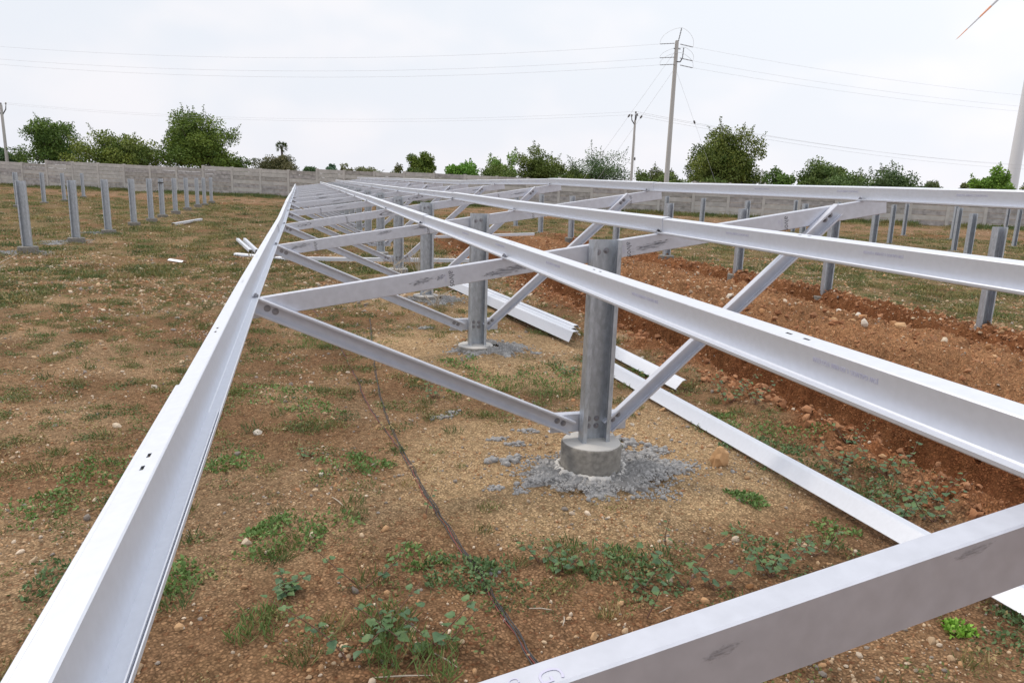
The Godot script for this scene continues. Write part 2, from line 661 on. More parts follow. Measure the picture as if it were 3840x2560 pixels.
const DITCH := [[1.5, 0.0], [1.78, 0.06], [2.02, 0.02], [2.22, -0.30], [2.4, -0.44], [2.72, -0.46], [2.86, -0.30], [3.02, 0.02], [3.45, 0.10], [4.4, 0.17], [5.2, 0.11], [5.65, 0.04], [5.85, -0.20], [6.12, -0.22], [6.36, 0.08], [6.62, 0.10], [6.95, 0.02], [7.2, 0.0]]

func ditch_weight(x: float, z: float) -> float:
	if x < 1.2 or x > 7.6 or z < -26.0:
		return 0.0
	var j := 0.22 * n_edge.get_noise_2d(1.5 * z, 7.0) + 0.10 * n_mid.get_noise_2d(x, z)
	return smoothstep(1.55 + j, 1.95 + j, x) * (1.0 - smoothstep(6.6 + j, 6.95 + j, x)) * smoothstep(-25.0, -19.0, z)

func height(x: float, z: float) -> float:
	var far := clampf((Vector2(x, z).length() - 30.0) / 40.0, 0.0, 1.0)
	var h := n_low.get_noise_2d(x, z) * 0.05 + n_mid.get_noise_2d(x, z) * 0.012 * (1.0 - far)
	if x > -12.0 and x < 12.0 and z > -30.0:
		h += n_fine.get_noise_2d(x, z) * 0.006
		for k in 8:
			h += [0.06, 0.055, 0.05, 0.07, 0.05, 0.05, 0.05, 0.05][k] * mound(x, z, 0.05, -3.0 * k, 1.1, 0.95)
		if x > 1.2 and x < 7.6 and z > -26.0:
			var zf := smoothstep(-25.0, -19.0, z)
			var j := 0.16 * n_edge.get_noise_2d(1.5 * z, 7.0) + 0.05 * n_mid.get_noise_2d(x * 0.6, z * 1.4)
			var d := pw(x + j, DITCH)
			var w := ditch_weight(x, z)
			var lump := n_mid.get_noise_2d(x * 2.1 + 40, z * 2.1) * 0.11 + n_fine.get_noise_2d(x * 1.1, z * 1.1 + 90) * 0.055 + absf(n_fine.get_noise_2d(x * 0.45, z * 0.45)) * 0.05
			h += (d * (1.0 + 0.35 * n_edge.get_noise_2d(z * 0.8, 20.0)) + lump * w) * zf
	return h

func soil_color(x: float, z: float) -> Color:
	var p := n_patch.get_noise_2d(x, z)
	var q := n_low.get_noise_2d(x * 2.3 + 50, z * 2.3)
	var c := Color(0.37, 0.235, 0.138).lerp(Color(0.51, 0.36, 0.225), smoothstep(-0.3, 0.4, p))
	# pale sand left round the footings
	var s := 0.0
	if x > -3 and x < 3 and z > -27:
		for k in 9:
			s = maxf(s, mound(x, z, 0.1, -3.0 * k - 0.1, 1.25, 1.15))
		s = smoothstep(0.18, 0.6, s + 0.25 * p)
		c = c.lerp(Color(0.66, 0.485, 0.295), s)
	if x < -3.5 and x > -9.5 and z < -12:
		for k in 8:
			s = maxf(s, mound(x, z, -6.4, -15.6 - 2.9 * k, 0.8, 0.7))
		c = c.lerp(Color(0.57, 0.42, 0.265), smoothstep(0.25, 0.7, s + 0.25 * p))
	c = c.lerp(Color(0.36, 0.205, 0.118), smoothstep(-2.3, -1.5, z + 0.8 * p) * (1.0 - smoothstep(1.2, 2.0, absf(x + 0.4))) * 0.7)
	# dry olive turf further out
	var dist := Vector2(x + 1.6, z).length()
	var turf := smoothstep(7.0, 20.0, dist) * smoothstep(-0.35, 0.25, q + 0.4 * p) * 0.62
	if x > 7.0:
		turf = maxf(turf, 0.5 * smoothstep(-0.4, 0.3, q))
	c = c.lerp(Color(0.35, 0.30, 0.16), turf * (1.0 - s))
	# reddish earth turned over for the ditch and on a bare strip before the wall
	var dug := ditch_weight(x, z)
	if dug > 0.0:
		# fresh dark red earth on the banks, drier trodden earth on the bed between the ditches
		var bed := smoothstep(3.3, 3.6, x + 0.5 * p) * (1.0 - smoothstep(5.4, 5.8, x + 0.5 * p))
		var fresh := Color(0.335, 0.148, 0.072).lerp(Color(0.42, 0.20, 0.10), smoothstep(-0.3, 0.4, p))
		c = c.lerp(fresh.lerp(Color(0.51, 0.285, 0.155), bed), dug)
	var wall_d := (x + 26.84) * -0.5453 + (z + 74.1) * 0.83824
	var bare := smoothstep(3.0, 5.0, wall_d + 1.5 * q) * (1.0 - smoothstep(10.0, 14.0, wall_d + 3.0 * q))
	c = c.lerp(Color(0.54, 0.36, 0.235), bare * 0.8)
	var red := smoothstep(11.5, 13.0, wall_d + 1.2 * p) * (1.0 - smoothstep(14.0, 15.5, wall_d + 1.2 * p))
	c = c.lerp(Color(0.46, 0.20, 0.09), red * 0.7 * smoothstep(-0.1, 0.2, q))
	return c

func axis(a: float, b: float, step: float, lo: float, hi: float, grow: float) -> PackedFloat32Array:
	var v := PackedFloat32Array()
	var left := []
	var s := step
	var x := a
	while x > lo:
		s *= grow
		x -= s
		left.append(x)
	left.reverse()
	for q in left:
		v.append(q)
	x = a
	while x < b:
		v.append(x)
		x += step
	s = step
	while x < hi:
		v.append(x)
		s *= grow
		x += s
	v.append(x)
	return v

func build_ground() -> void:
	var xs := axis(-5.0, 8.0, 0.042, -900.0, 900.0, 1.07)
	var zs := axis(-13.0, 0.6, 0.042, -900.0, 60.0, 1.055)
	var nx := xs.size()
	var nz := zs.size()
	var pos := PackedVector3Array()
	var nrm := PackedVector3Array()
	var col := PackedColorArray()
	var uv := PackedVector2Array()
	pos.resize(nx * nz)
	nrm.resize(nx * nz)
	col.resize(nx * nz)
	uv.resize(nx * nz)
	for j in nz:
		for i in nx:
			var o := j * nx + i
			var x := xs[i]
			var z := zs[j]
			pos[o] = Vector3(x, height(x, z), z)
			col[o] = soil_color(x, z)
			uv[o] = Vector2(x, z)
	for j in nz:
		var jm := maxi(j - 1, 0)
		var jp := mini(j + 1, nz - 1)
		for i in nx:
			var im := maxi(i - 1, 0)
			var ip := mini(i + 1, nx - 1)
			var dx := pos[j * nx + ip] - pos[j * nx + im]
			var dz := pos[jp * nx + i] - pos[jm * nx + i]
			nrm[j * nx + i] = dz.cross(dx).normalized()
	var idx := PackedInt32Array()
	idx.resize((nx - 1) * (nz - 1) * 6)
	var w := 0
	for j in nz - 1:
		for i in nx - 1:
			var a := j * nx + i
			idx[w] = a
			idx[w + 1] = a + 1
			idx[w + 2] = a + nx
			idx[w + 3] = a + 1
			idx[w + 4] = a + nx + 1
			idx[w + 5] = a + nx
			w += 6
	var arr := []
	arr.resize(Mesh.ARRAY_MAX)
	arr[Mesh.ARRAY_VERTEX] = pos
	arr[Mesh.ARRAY_NORMAL] = nrm
	arr[Mesh.ARRAY_COLOR] = col
	arr[Mesh.ARRAY_TEX_UV] = uv
	arr[Mesh.ARRAY_TEX_UV2] = uv
	arr[Mesh.ARRAY_INDEX] = idx
	var m := ArrayMesh.new()
	m.add_surface_from_arrays(Mesh.PRIMITIVE_TRIANGLES, arr)
	var o := MeshInstance3D.new()
	o.name = "ground"
	o.mesh = m
	o.material_override = M.soil
	o.set_meta("kind", "structure")
	o.set_meta("label", "bare sandy field with a dug strip of red earth")
	add_child(o)


# ------------------------------------------------------------------ boundary wall
func build_wall() -> void:
	var a := Vector3(-26.84, 0, -74.1)
	var dv := Vector3(0.83824, 0, 0.5453)
	var nv := Vector3(-0.5453, 0, 0.83824)
	var t := thing("boundary_wall", "long grey precast concrete panel wall stepping along the back of the field", "wall", a)
	var s := [-16.0, -13.2, -10.6, -7.9, -5.2, -2.55, 0.1, 2.72, 5.46, 8.27, 10.95, 13.62, 16.25, 18.84, 21.38, 24.07, 26.64, 29.11, 31.59, 33.85, 36.34, 38.72, 41.05, 43.38, 45.74, 47.97, 50.2, 52.45, 54.69, 56.9, 59.1, 61.27, 63.4, 65.5, 67.6, 69.65, 71.7, 73.7, 75.64, 77.9, 80.2, 82.5, 84.8, 87.1, 89.4]
	var steps := [[-16.0, 2.3, 2.05], [-5.2, 2.2, 1.95], [5.46, 2.25, 2.0], [21.38, 2.2, 2.02], [31.59, 2.21, 2.1], [38.72, 2.2, 2.0], [50.2, 2.12, 2.0], [59.1, 2.12, 2.05], [69.65, 2.15, 2.0], [80.2, 2.12, 2.0], [92.0, 2.1, 2.0]]
	# panel with cast block joints, unit length along x, 0.3 high, in three layouts
	var panels := []
	for v in 3:
		var st := SurfaceTool.new()
		st.begin(Mesh.PRIMITIVE_TRIANGLES)
		var cuts := [0.0]
		var x: float = [0.165, 0.09, 0.2][v]
		while x < 0.95:
			cuts.append(x)
			x += 0.165
		cuts.append(1.0)
		box_into(st, Vector3(0.5, 0.15, 0), Vector3(1.0, 0.286, 0.05))
		for c in cuts.size() - 1:
			var x0: float = cuts[c] + 0.003
			var x1: float = cuts[c + 1] - 0.003
			box_into(st, Vector3((x0 + x1) * 0.5, 0.15, 0.029), Vector3(x1 - x0, 0.278, 0.008 + 0.003 * ((c + v) % 2)))
		panels.append(st.commit())
	var ps := SurfaceTool.new()
	ps.begin(Mesh.PRIMITIVE_TRIANGLES)
	box_into(ps, Vector3(0, 0.5, 0), Vector3(0.17, 1.0, 0.16))
	var post_mesh := ps.commit()
	for i in s.size():
		var k := 0
		while k < steps.size() - 2 and s[i] >= steps[k + 1][0] - 0.01:
			k += 1
		var span: float = steps[k + 1][0] - steps[k][0]
		var top := func(q: float) -> float: return lerpf(steps[k][1], steps[k][2], clampf((q - steps[k][0]) / span, 0, 1))
		var ht: float = top.call(s[i]) + 0.04
		part(t, "post", post_mesh, M["wall2"], Transform3D(Basis(dv, Vector3(0, ht + 0.3, 0), nv), dv * s[i] + Vector3(0, -0.3, 0)))
		if i == s.size() - 1:
			continue
		var h0: float = top.call(s[i])
		var h1: float = top.call(s[i + 1])
		var ln: float = s[i + 1] - s[i] - 0.15
		for r in 8:
			var y := h0 - 0.3 * (r + 1)
			if y < -0.35:
				break
			var m: Material = M["wall%d" % (rng.randi() % 4)]
			part(t, "panel", panels[(r + i) % 3], m, Transform3D(Basis(dv * ln + Vector3(0, (h1 - h0) * ln / (ln + 0.15), 0), Vector3(0, 1.0, 0), nv), dv * (s[i] + 0.075) + Vector3(0, y, 0)))


# ------------------------------------------------------------------ the bolted frames
var frame_meshes := {}

func build_frame(k: int) -> void:
	if frame_meshes.is_empty():
		make_frame_meshes()
	var z := -3.0 * k if k > 0 else 0.068
	var word: String = ORD[k]
	var lab := "steel frame with post, sloping rafter and braces, %s from the camera" % word
	if k == 0:
		lab = "nearest steel frame, its sloping rafter crossing the bottom right corner"
	elif k == 1:
		lab = "braced steel frame whose footing stands in spilled grey mortar, nearest complete one"
	elif k == 14:
		lab = "last braced steel frame at the far end of the row"
	var t := thing("support_frame", lab, "steel frame", Vector3(0, 0, z), "frames of the panel row")
	var fy: float = [0.17, 0.21, 0.119, 0.146, 0.15, 0.14, 0.15, 0.14, 0.15, 0.14, 0.15, 0.14, 0.15, 0.14, 0.15][k]
	var bolts := k < 8
	var foot := part(t, "footing", frame_meshes.footing, M.footing, Transform3D(Basis(Vector3.UP, k * 1.3), Vector3(-0.01, fy, 0.03)))
	part(foot, "top", frame_meshes.cap, M.pale_grey)  # top face in a paler grey than the sides
	var post := part(t, "post", frame_meshes.post, M.galvanized, Transform3D(Basis(), Vector3(0, fy - 0.02, 0.003)))
	post.scale.y = (1.384 - fy + 0.02)
	# rafter, turned a little in its plane where the row is uneven
	var pl: Vector3 = U * -1.65 + N * (C0 - 0.012 + DL[k])
	var pr: Vector3 = U * 1.95 + N * (C0 - 0.012 + DR[k])
	var ax: Vector3 = (pr - pl).normalized()
	var up := Vector3(-ax.y, ax.x, 0)
	var yaw := Basis()
	if k == 0:
		yaw = Basis(Vector3.UP, 0.06)
		pl = U * -1.65 + N * (C0 - 0.009)
		pr = U * 1.95 + N * (C0 - 0.081)
		ax = (pr - pl).normalized()
		up = Vector3(-ax.y, ax.x, 0)
	var o: Vector3 = pl + ax * 1.65
	var raf := part(t, "rafter", frame_meshes.rafter, M.dull_zinc, Transform3D(yaw * Basis(ax, up, Vector3(0, 0, 1)), o))
	part(t, "bracket", frame_meshes.bracket, M.dull_zinc, Transform3D(Basis(), Vector3(0, 0.262, 0)))
	# braces
	var ends := [[Vector2(-0.185, 0.318), o + ax * -1.612 - up * 0.06], [Vector2(0.128, 0.325), o + ax * 1.705 - up * 0.055]]
	for e in ends:
		var lo := Vector3(e[0].x, e[0].y, 0.002)
		var hi: Vector3 = e[1]
		hi.z = 0.002
		var d := (hi - lo).normalized()
		var pp := Vector3(-d.y, d.x, 0)
		if pp.y < 0:
			pp = -pp
		var ln := (hi - lo).length() + 0.112
		var b := part(t, "brace", frame_meshes.brace, M.dull_zinc, Transform3D(Basis(d * ln, pp, Vector3(0, 0, 1)), lo - d * 0.055))
		if bolts:
			for q in [0.055, 0.097, ln - 0.1, ln - 0.058]:
				var w: float = q / ln
				part(b, "bolt", bolt_mesh, M.bolt, Transform3D(Basis(Vector3(1.0 / ln, 0, 0), Vector3(0, 1, 0), Vector3(0, 0, 1)), Vector3(w, 0.003, 0.0028)))
	if bolts:
		var s := Basis(Vector3(1, 0, 0), Vector3(0, 1.0 / post.scale.y, 0), Vector3(0, 0, 1))
		for q in [[-0.028, 1.312], [0.022, 1.322], [-0.028, 0.34], [0.022, 0.34], [-0.028, 0.295], [0.022, 0.295]]:
			part(post, "bolt", bolt_mesh, M.bolt, Transform3D(s, Vector3(q[0], (q[1] - fy + 0.02) / post.scale.y, 0.0032)))
	# mill print and marker rubbed over it
	if k >= 1 and k <= 4:
		var first: float = [0.0, -0.66, -1.31, -0.85, -1.1][k]
		for i in 4:
			var uu := first + 1.03 * i
			if uu < 1.9:
				lettering(raf, "alvos", 0.038, Vector3(uu, -0.062, 0.0006), -PI / 2, M.ink)
				lettering(raf, "ALUME", 0.014, Vector3(uu - 0.033, -0.055, 0.0006), -PI / 2, M.lilac_ink)
				lettering(raf, "ets", 0.014, Vector3(uu - 0.052, -0.045, 0.0006), -PI / 2, M.lilac_ink)
	if k == 0:
		for q in [["G", 0.037, -1.17], ["GAL", 0.016, -1.21], ["GS", 0.016, -1.24]]:
			var l := lettering(raf, q[0], q[1], Vector3(q[2], 0.0006, -0.02), 0, M.lilac_ink)
			l.transform = Transform3D(Basis(Vector3(0, 0, 1), Vector3(1, 0, 0), Vector3(0, 1, 0)), Vector3(q[2], 0.0006, -0.016))
	var marks := {0: [[-1.168, -0.032, 0.06, 0.022, 2], [-0.77, -0.014, 0.08, 0.02, 2]], 1: [[-1.03, -0.05, 0.14, 0.045, 0], [-0.93, -0.045, 0.06, 0.04, 0], [-0.545, -0.066, 0.3, 0.06, 0], [-0.66, -0.07, 0.1, 0.03, 0], [0.30, -0.06, 0.26, 0.06, 0]], 2: [[-1.66, -0.04, 0.22, 0.05, 0], [-0.9, -0.03, 0.16, 0.04, 0], [-0.5, -0.03, 0.3, 0.04, 0], [0.8, -0.05, 0.2, 0.05, 0]], 3: [[-1.6, -0.045, 0.2, 0.05, 1], [-0.45, -0.05, 0.42, 0.075, 1], [0.6, -0.04, 0.3, 0.05, 0], [1.3, -0.05, 0.3, 0.03, 0]], 4: [[-1.0, -0.05, 0.25, 0.03, 0], [0.3, -0.05, 0.3, 0.07, 1], [1.4, -0.05, 0.25, 0.04, 0]], 5: [[-0.9, -0.05, 0.3, 0.04, 0], [-0.3, -0.04, 0.3, 0.04, 0]], 6: [[-1.1, -0.05, 0.4, 0.05, 0]], 7: [[-1.1, -0.05, 0.3, 0.05, 0]]}
	if marks.has(k):
		for q in marks[k]:
			var qm := QuadMesh.new()
			qm.size = Vector2(q[2], q[3])
			part(raf, "marker_smudge", qm, M[["smudge%s" % ["", "1", "2", "3"][rng.randi() % 4], "scribble", "faint_smudge"][q[4]]], Transform3D(Basis(), Vector3(q[0] + 0.21, q[1], 0.0009)))

func lettering(parent: Node3D, text: String, size: float, at: Vector3, turn: float, m: Material, nm := "printed_lettering") -> MeshInstance3D:
	var tm := TextMesh.new()
	var f := SystemFont.new()
	f.font_names = PackedStringArray(["Droid Sans"])
	tm.font = f
	tm.text = text
	tm.font_size = 32
	tm.pixel_size = size / 32.0
	tm.depth = 0.0004
	tm.curve_step = 3.0
	return part(parent, nm, tm, m, Transform3D(Basis(Vector3(0, 0, 1), turn), at))

func make_frame_meshes() -> void:
	# channel post, open towards +z, unit height
	var pp := sheet([Vector2(-0.060, 0.075), Vector2(-0.086, 0.075), Vector2(-0.086, 0), Vector2(0.086, 0), Vector2(0.086, 0.075), Vector2(0.060, 0.075)], -0.0035)
	frame_meshes.post = extrude(pp, [Vector3.ZERO, Vector3.UP], Vector3.RIGHT, Vector3.BACK)
	# rafter channel, web at z = 0 facing +z, flanges away
	var rp := sheet([Vector2(-0.044, -0.014), Vector2(-0.044, 0), Vector2(0, 0), Vector2(0, -0.1), Vector2(-0.044, -0.1), Vector2(-0.044, -0.086)], 0.0025)
	frame_meshes.rafter = extrude(rp, [Vector3(-1.72, 0, 0), Vector3(2.12, 0, 0)], Vector3.BACK, Vector3.UP)
	# brace channel, web at the back, open towards +z, unit length
	var bp := sheet([Vector2(0.042, 0.030), Vector2(0.042, 0.043), Vector2(0, 0.043), Vector2(0, -0.043), Vector2(0.042, -0.043), Vector2(0.042, -0.030)], -0.0025)
	frame_meshes.brace = extrude(bp, [Vector3.ZERO, Vector3.RIGHT], Vector3.BACK, Vector3.UP)
	var kp := sheet([Vector2(-0.045, 0.11), Vector2(0, 0.11), Vector2(0, 0), Vector2(-0.045, 0)], 0.003)
	frame_meshes.bracket = extrude(kp, [Vector3(-0.26, 0, 0), Vector3(0.215, 0, 0)], Vector3.BACK, Vector3.UP)
	frame_meshes.footing = lathe([Vector2(0.176, -0.6), Vector2(0.178, -0.012), Vector2(0.17, -0.002), Vector2(0.15, -0.001)], 40, 0.02, 3)
	frame_meshes.cap = lathe([Vector2(0.171, -0.004), Vector2(0.168, 0.002), Vector2(0.001, 0.008)], 40)


# ------------------------------------------------------------------ purlins on the frames
func purlin_at(line: int, z: float) -> Vector3:
	# line of the foot of the web
	var f := clampf(-z / 3.0, 0.0, 14.99)
	var k := int(f)
	var t := f - k
	var us: Array = [
		[-1.668, -1.67, -1.662, -1.65, -1.642, -1.632, -1.63, -1.63, -1.635, -1.64, -1.64, -1.64, -1.645, -1.65, -1.65, -1.65],
		[-0.352, -0.335, -0.325, -0.316, -0.306, -0.302, -0.30, -0.30, -0.30, -0.30, -0.30, -0.30, -0.30, -0.30, -0.30, -0.30],
		[0.566, 0.588, 0.590, 0.590, 0.590, 0.604, 0.606, 0.61, 0.61, 0.615, 0.62, 0.625, 0.63, 0.63, 0.63, 0.63],
		[1.938, 1.965, 1.985, 1.98, 1.967, 1.962, 1.945, 1.97, 1.975, 1.98, 1.98, 1.98, 1.985, 1.99, 1.99, 1.99]][line]
	var u := lerpf(us[k], us[k + 1], t)
	var w := (u + 1.65) / 3.6
	var n := lerpf(lerpf(DL[k], DR[k], w), lerpf(DL[k + 1], DR[k + 1], w), t)
	return U * u + N * (C0 - 0.0095 + n) + Vector3(0, 0, z)

func build_purlins() -> void:
	var place := ["low left", "second", "third", "high right"]
	# joints along each line, near to far
	var cuts := [[1.9, 1.89, -7.4, -13.3, -19.5, -25.5, -31.6, -38.5, -44.2], [1.9, -5.9, -11.8, -17.8, -27.2, -33.4, -39.3, -43.2], [1.9, -3.0, -8.9, -14.9, -20.9, -27.0, -33.0, -39.0, -44.2], [1.9, -5.9, -8.95, -13.1, -19.4, -25.5, -31.5, -38.0, -45.5]]
	var holes := []
	for i in 14:
		holes.append(0.58 + 1.2 * (i - 1))
	for line in 4:
		var left := line == 0
		var dir := -1.0 if left else 1.0                # which way the top flange points
		var h := 0.094 if left else 0.077
		var cz: Array = cuts[line]
		for i in cz.size() - 1:
			var z0: float = cz[i]
			var z1: float = cz[i + 1] - 0.22
			if left and i == 0:
				z1 = -1.125
			# every other piece is nested under its neighbours
			var nest := 0.0026 if i % 2 == 1 else 0.0
			if left and i == 0:
				nest = -0.0035
			elif left and i == 1:
				nest = 0.0
			var tf := 0.048 + nest + (0.014 if left and i == 0 else 0.0)
			var th := 0.0022
			var bf := 0.034
			var hh := h + nest * 0.9
			if left and i == 0:
				bf = 0.028
			var pts := [Vector2(dir * tf, hh - 0.014), Vector2(dir * tf, hh), Vector2(dir * 0.031, hh), Vector2(dir * 0.019, hh), Vector2(-dir * nest, hh), Vector2(-dir * nest, -nest), Vector2(-dir * bf, -nest), Vector2(-dir * bf, 0.009)]
			var poly := sheet(pts, th if left else -th)
			var st := []
			var zs := [z0, z1]
			for k in 16:
				if -3.0 * k < z0 - 0.05 and -3.0 * k > z1 + 0.05:
					zs.append(-3.0 * k)
			var open := []
			for q in holes:
				for e in [-0.031, 0.031]:
					var c: float = -q + e
					if c < z0 - 0.1 and c > z1 + 0.1:
						zs.append(c + 0.0105)
						zs.append(c - 0.0105)
						open.append(c)
			zs.sort()
			zs.reverse()
			for zz in zs:
				st.append(purlin_at(line, zz) + N * maxf(nest, 0.0))
			# the strip between the two hole lines is the edge whose ends lie at x = 0.031 and 0.019 on both faces
			var skip := {}
			for e in poly.size():
				var p0 := poly[e]
				var p1 := poly[(e + 1) % poly.size()]
				if absf(p0.y - p1.y) < 0.0005 and absf(absf((p0.x + p1.x) * 0.5) - 0.025) < 0.004 and absf(p0.x - p1.x) < 0.016 and p0.y > h * 0.8:
					for s in zs.size() - 1:
						for c in open:
							if absf((zs[s] + zs[s + 1]) * 0.5 - c) < 0.002:
								skip[Vector2i(e, s)] = true
			var label := "%s length of the %s purlin bolted along the row of frames" % [ORD[i], place[line]]
			if left and i == 0:
				label = "purlin length nested under the near end of the low left purlin"
			elif i == 0 or left and i == 1:
				label = "nearest length of the %s purlin, running out of the picture towards the camera" % place[line]
			elif i == cz.size() - 2:
				label = "farthest length of the %s purlin, ending before the wall" % place[line]
			var t := thing("purlin", label, "purlin", Vector3.ZERO, "purlins of the panel row")
			part(t, "channel", extrude(poly, st, U, N, skip), M.zinc)
			for k in 15:
				var bz := -3.0 * k - 0.025 if k > 0 else 0.12
				if bz < z0 and bz > z1 and k < 9:
					var at := purlin_at(line, bz) - U * dir * 0.018 + N * 0.003
					part(t, "bolt", bolt_mesh, M.bolt, Transform3D(Basis(U, Vector3(0, 0, -1), N), at))
			if not left and z0 > -14.0:
				var n := 0
				var q := 0.4
				while q < 14.0:
					if -q < z0 - 0.3 and -q > z1 + 0.3 and n < 5:
						var at2 := purlin_at(line, -q) - U * 0.0012 + N * (h * 0.66)
						# reads upside down: x towards the far end, facing the low side
						var l := lettering(t, "JSW GALVOS 1.00 MM 150 GSM" if line < 2 else "JSW GALVOS 1.20 MM 150 GSM", 0.0135, at2, 0, M.lilac_ink)
						l.transform = Transform3D(Basis(Vector3(0, 0, -1), -N, -U), at2)
						n += 1
					q += 0.92
	# the left purlin's near joint: the lip of the piece below shows outside it


# ------------------------------------------------------------------ other posts in the field
func build_field_posts() -> void:
	var foot := lathe([Vector2(0.176, -0.6), Vector2(0.178, -0.012), Vector2(0.17, -0.002), Vector2(0.001, 0.006)], 20)
	var rows := [
		["left row", [[-6.78, -15.6], [-6.58, -18.1], [-6.56, -21.0], [-6.56, -24.2], [-6.51, -26.7], [-6.5, -28.8], [-6.43, -31.3], [-6.48, -34.9], [-6.5, -38.6], [-6.44, -40.9], [-6.46, -44.2]], 1.41, 0.13],
		["far left row", [[-12.93, -34.5], [-12.93, -37.8], [-13.15, -41.7], [-13.6, -47.0]], 1.43, 0.13],
		["row just beyond the red earth", [[6.6, -6.25], [6.5, -9.05], [6.45, -11.5], [6.5, -14.5], [6.5, -17.4], [6.3, -20.3], [6.4, -23.6], [6.6, -27.4]], 1.34, 0.0],
		["second row right of the red earth", [[12.5, -11.96], [12.5, -14.8], [12.5, -17.6], [12.5, -20.5], [12.5, -23.3], [12.5, -26.1]], 1.36, 0.0],
		["third row right of the red earth", [[18.4, -17.8], [18.3, -20.4], [18.4, -23.3], [18.4, -25.9], [18.4, -15.0]], 1.36, 0.0],
		["row nearest the wall on the right", [[23.4, -19.9], [23.6, -22.8], [23.4, -25.1], [29.5, -25.5]], 1.36, 0.0]]
	for r in rows:
		for i in r[1].size():
			var q: Array = r[1][i]
			var g := height(q[0], q[1])
			var t := thing("steel_post", "bare steel post, %s from the front, %s" % [ORD[i], r[0]], "post", Vector3(q[0], 0, q[1]), "free-standing posts", rng.randf_range(-0.03, 0.03))
			var fy := maxf(r[3] + rng.randf_range(-0.03, 0.03), g + 0.02)
			t.rotation.z = rng.randf_range(-0.008, 0.008)
			part(t, "footing", foot, M.footing, Transform3D(Basis(), Vector3(0, fy, 0.03)))
			var p := part(t, "channel", frame_meshes.post, M.galvanized, Transform3D(Basis(), Vector3(0, fy - 0.02, 0)))
			p.scale.y = r[2] + rng.randf_range(-0.012, 0.012) - fy + 0.02
			if r[0] == "left row" and i == 5:
				part(t, "tape", extrude(PackedVector2Array([Vector2(-0.09, -0.004), Vector2(0.09, -0.004), Vector2(0.09, 0.08), Vector2(-0.09, 0.08)]), [Vector3(0, 1.25, 0), Vector3(0, 1.29, 0)], Vector3.RIGHT, Vector3.BACK), M.black_cable)


# ------------------------------------------------------------------ loose steel on the ground
func lying(label: String, p0: Vector2, p1: Vector2, pts: Array, y0 := 0.0, y1 := 0.0, holes := true) -> void:
	var a := Vector3(p0.x, height(p0.x, p0.y) + 0.012 + y0, p0.y)
	var b := Vector3(p1.x, height(p1.x, p1.y) + 0.012 + y1, p1.y)
	var d := b - a
	var dn := d.normalized()
	var side := Vector3.UP.cross(dn).normalized()
	var st := []
	# stand on the highest ground below
	var lift := 0.0
	for i in 9:
		var q := a.lerp(b, i / 8.0)
		for e in [-0.06, 0.0, 0.08]:
			lift = maxf(lift, height(q.x + e, q.z) + 0.004 - q.y)
	var t := thing("loose_purlin", label, "steel section", a + Vector3(0, lift, 0), "loose steel sections on the ground")
	st = [Vector3.ZERO, d]
	part(t, "channel", extrude(sheet(pts, 0.003), st, side, Vector3.UP), M.zinc)

func build_loose_steel() -> void:
	var zed := [Vector2(-0.03, 0.004), Vector2(-0.055, 0.01), Vector2(0.012, 0.082), Vector2(0.046, 0.092), Vector2(0.052, 0.08)]
	var hat := [Vector2(-0.075, 0.0), Vector2(-0.03, 0.105), Vector2(0.02, 0.11), Vector2(0.035, 0.075), Vector2(0.06, 0.07)]
	lying("foremost white steel section of the bundle lying beside the second frame", Vector2(0.62, -10.4), Vector2(1.06, -6.05), hat)
	lying("middle white steel section of the bundle lying beside the second frame", Vector2(0.72, -10.6), Vector2(1.155, -6.35), hat, 0.006, 0.006)
	lying("rear white steel section of the bundle lying beside the second frame", Vector2(0.83, -10.7), Vector2(1.26, -6.55), hat, 0.01, 0.01)
	lying("white steel section reaching past the nearest footing beyond the long lying one", Vector2(1.28, -6.1), Vector2(1.40, -4.45), zed)
	lying("long white steel section lying by the nearest footing and passing under the front rafter", Vector2(1.03, -5.1), Vector2(1.2, -0.4), zed, 0.0, 0.03)
	var box := [Vector2(-0.045, 0.01), Vector2(-0.045, 0.082), Vector2(0.045, 0.082), Vector2(0.045, 0.01)]
	lying("long white steel section lying crosswise under the row", Vector2(-1.95, -14.45), Vector2(1.75, -13.25), box)
	lying("short white steel section poking out left below the low purlin", Vector2(-2.95, -15.35), Vector2(-1.9, -14.75), [Vector2(-0.06, 0.0), Vector2(-0.05, 0.04), Vector2(0.05, 0.045), Vector2(0.06, 0.0)])
	lying("steel section lying lengthwise under the low purlin", Vector2(-2.3, -14.7), Vector2(-1.65, -17.8), box)
	lying("left one of two short channels lying left of the low purlin", Vector2(-2.66, -15.5), Vector2(-3.15, -18.6), [Vector2(-0.04, 0.0), Vector2(-0.04, 0.08), Vector2(0.03, 0.085), Vector2(0.04, 0.03)])
	lying("right one of two short channels lying left of the low purlin", Vector2(-2.52, -15.4), Vector2(-2.98, -18.6), [Vector2(-0.04, 0.0), Vector2(-0.03, 0.09), Vector2(0.03, 0.095), Vector2(0.05, 0.02)])
	lying("short steel section lying alone in the left field", Vector2(-5.45, -24.1), Vector2(-5.0, -27.2), box)
	lying("steel section lying behind the third frame on the right", Vector2(1.7, -19.6), Vector2(4.6, -18.6), box)
	lying("bent white offcut lying alone in the left field grass", Vector2(-4.05, -14.35), Vector2(-3.75, -14.0), [Vector2(-0.05, 0.0), Vector2(0.0, 0.03), Vector2(0.06, 0.01)])


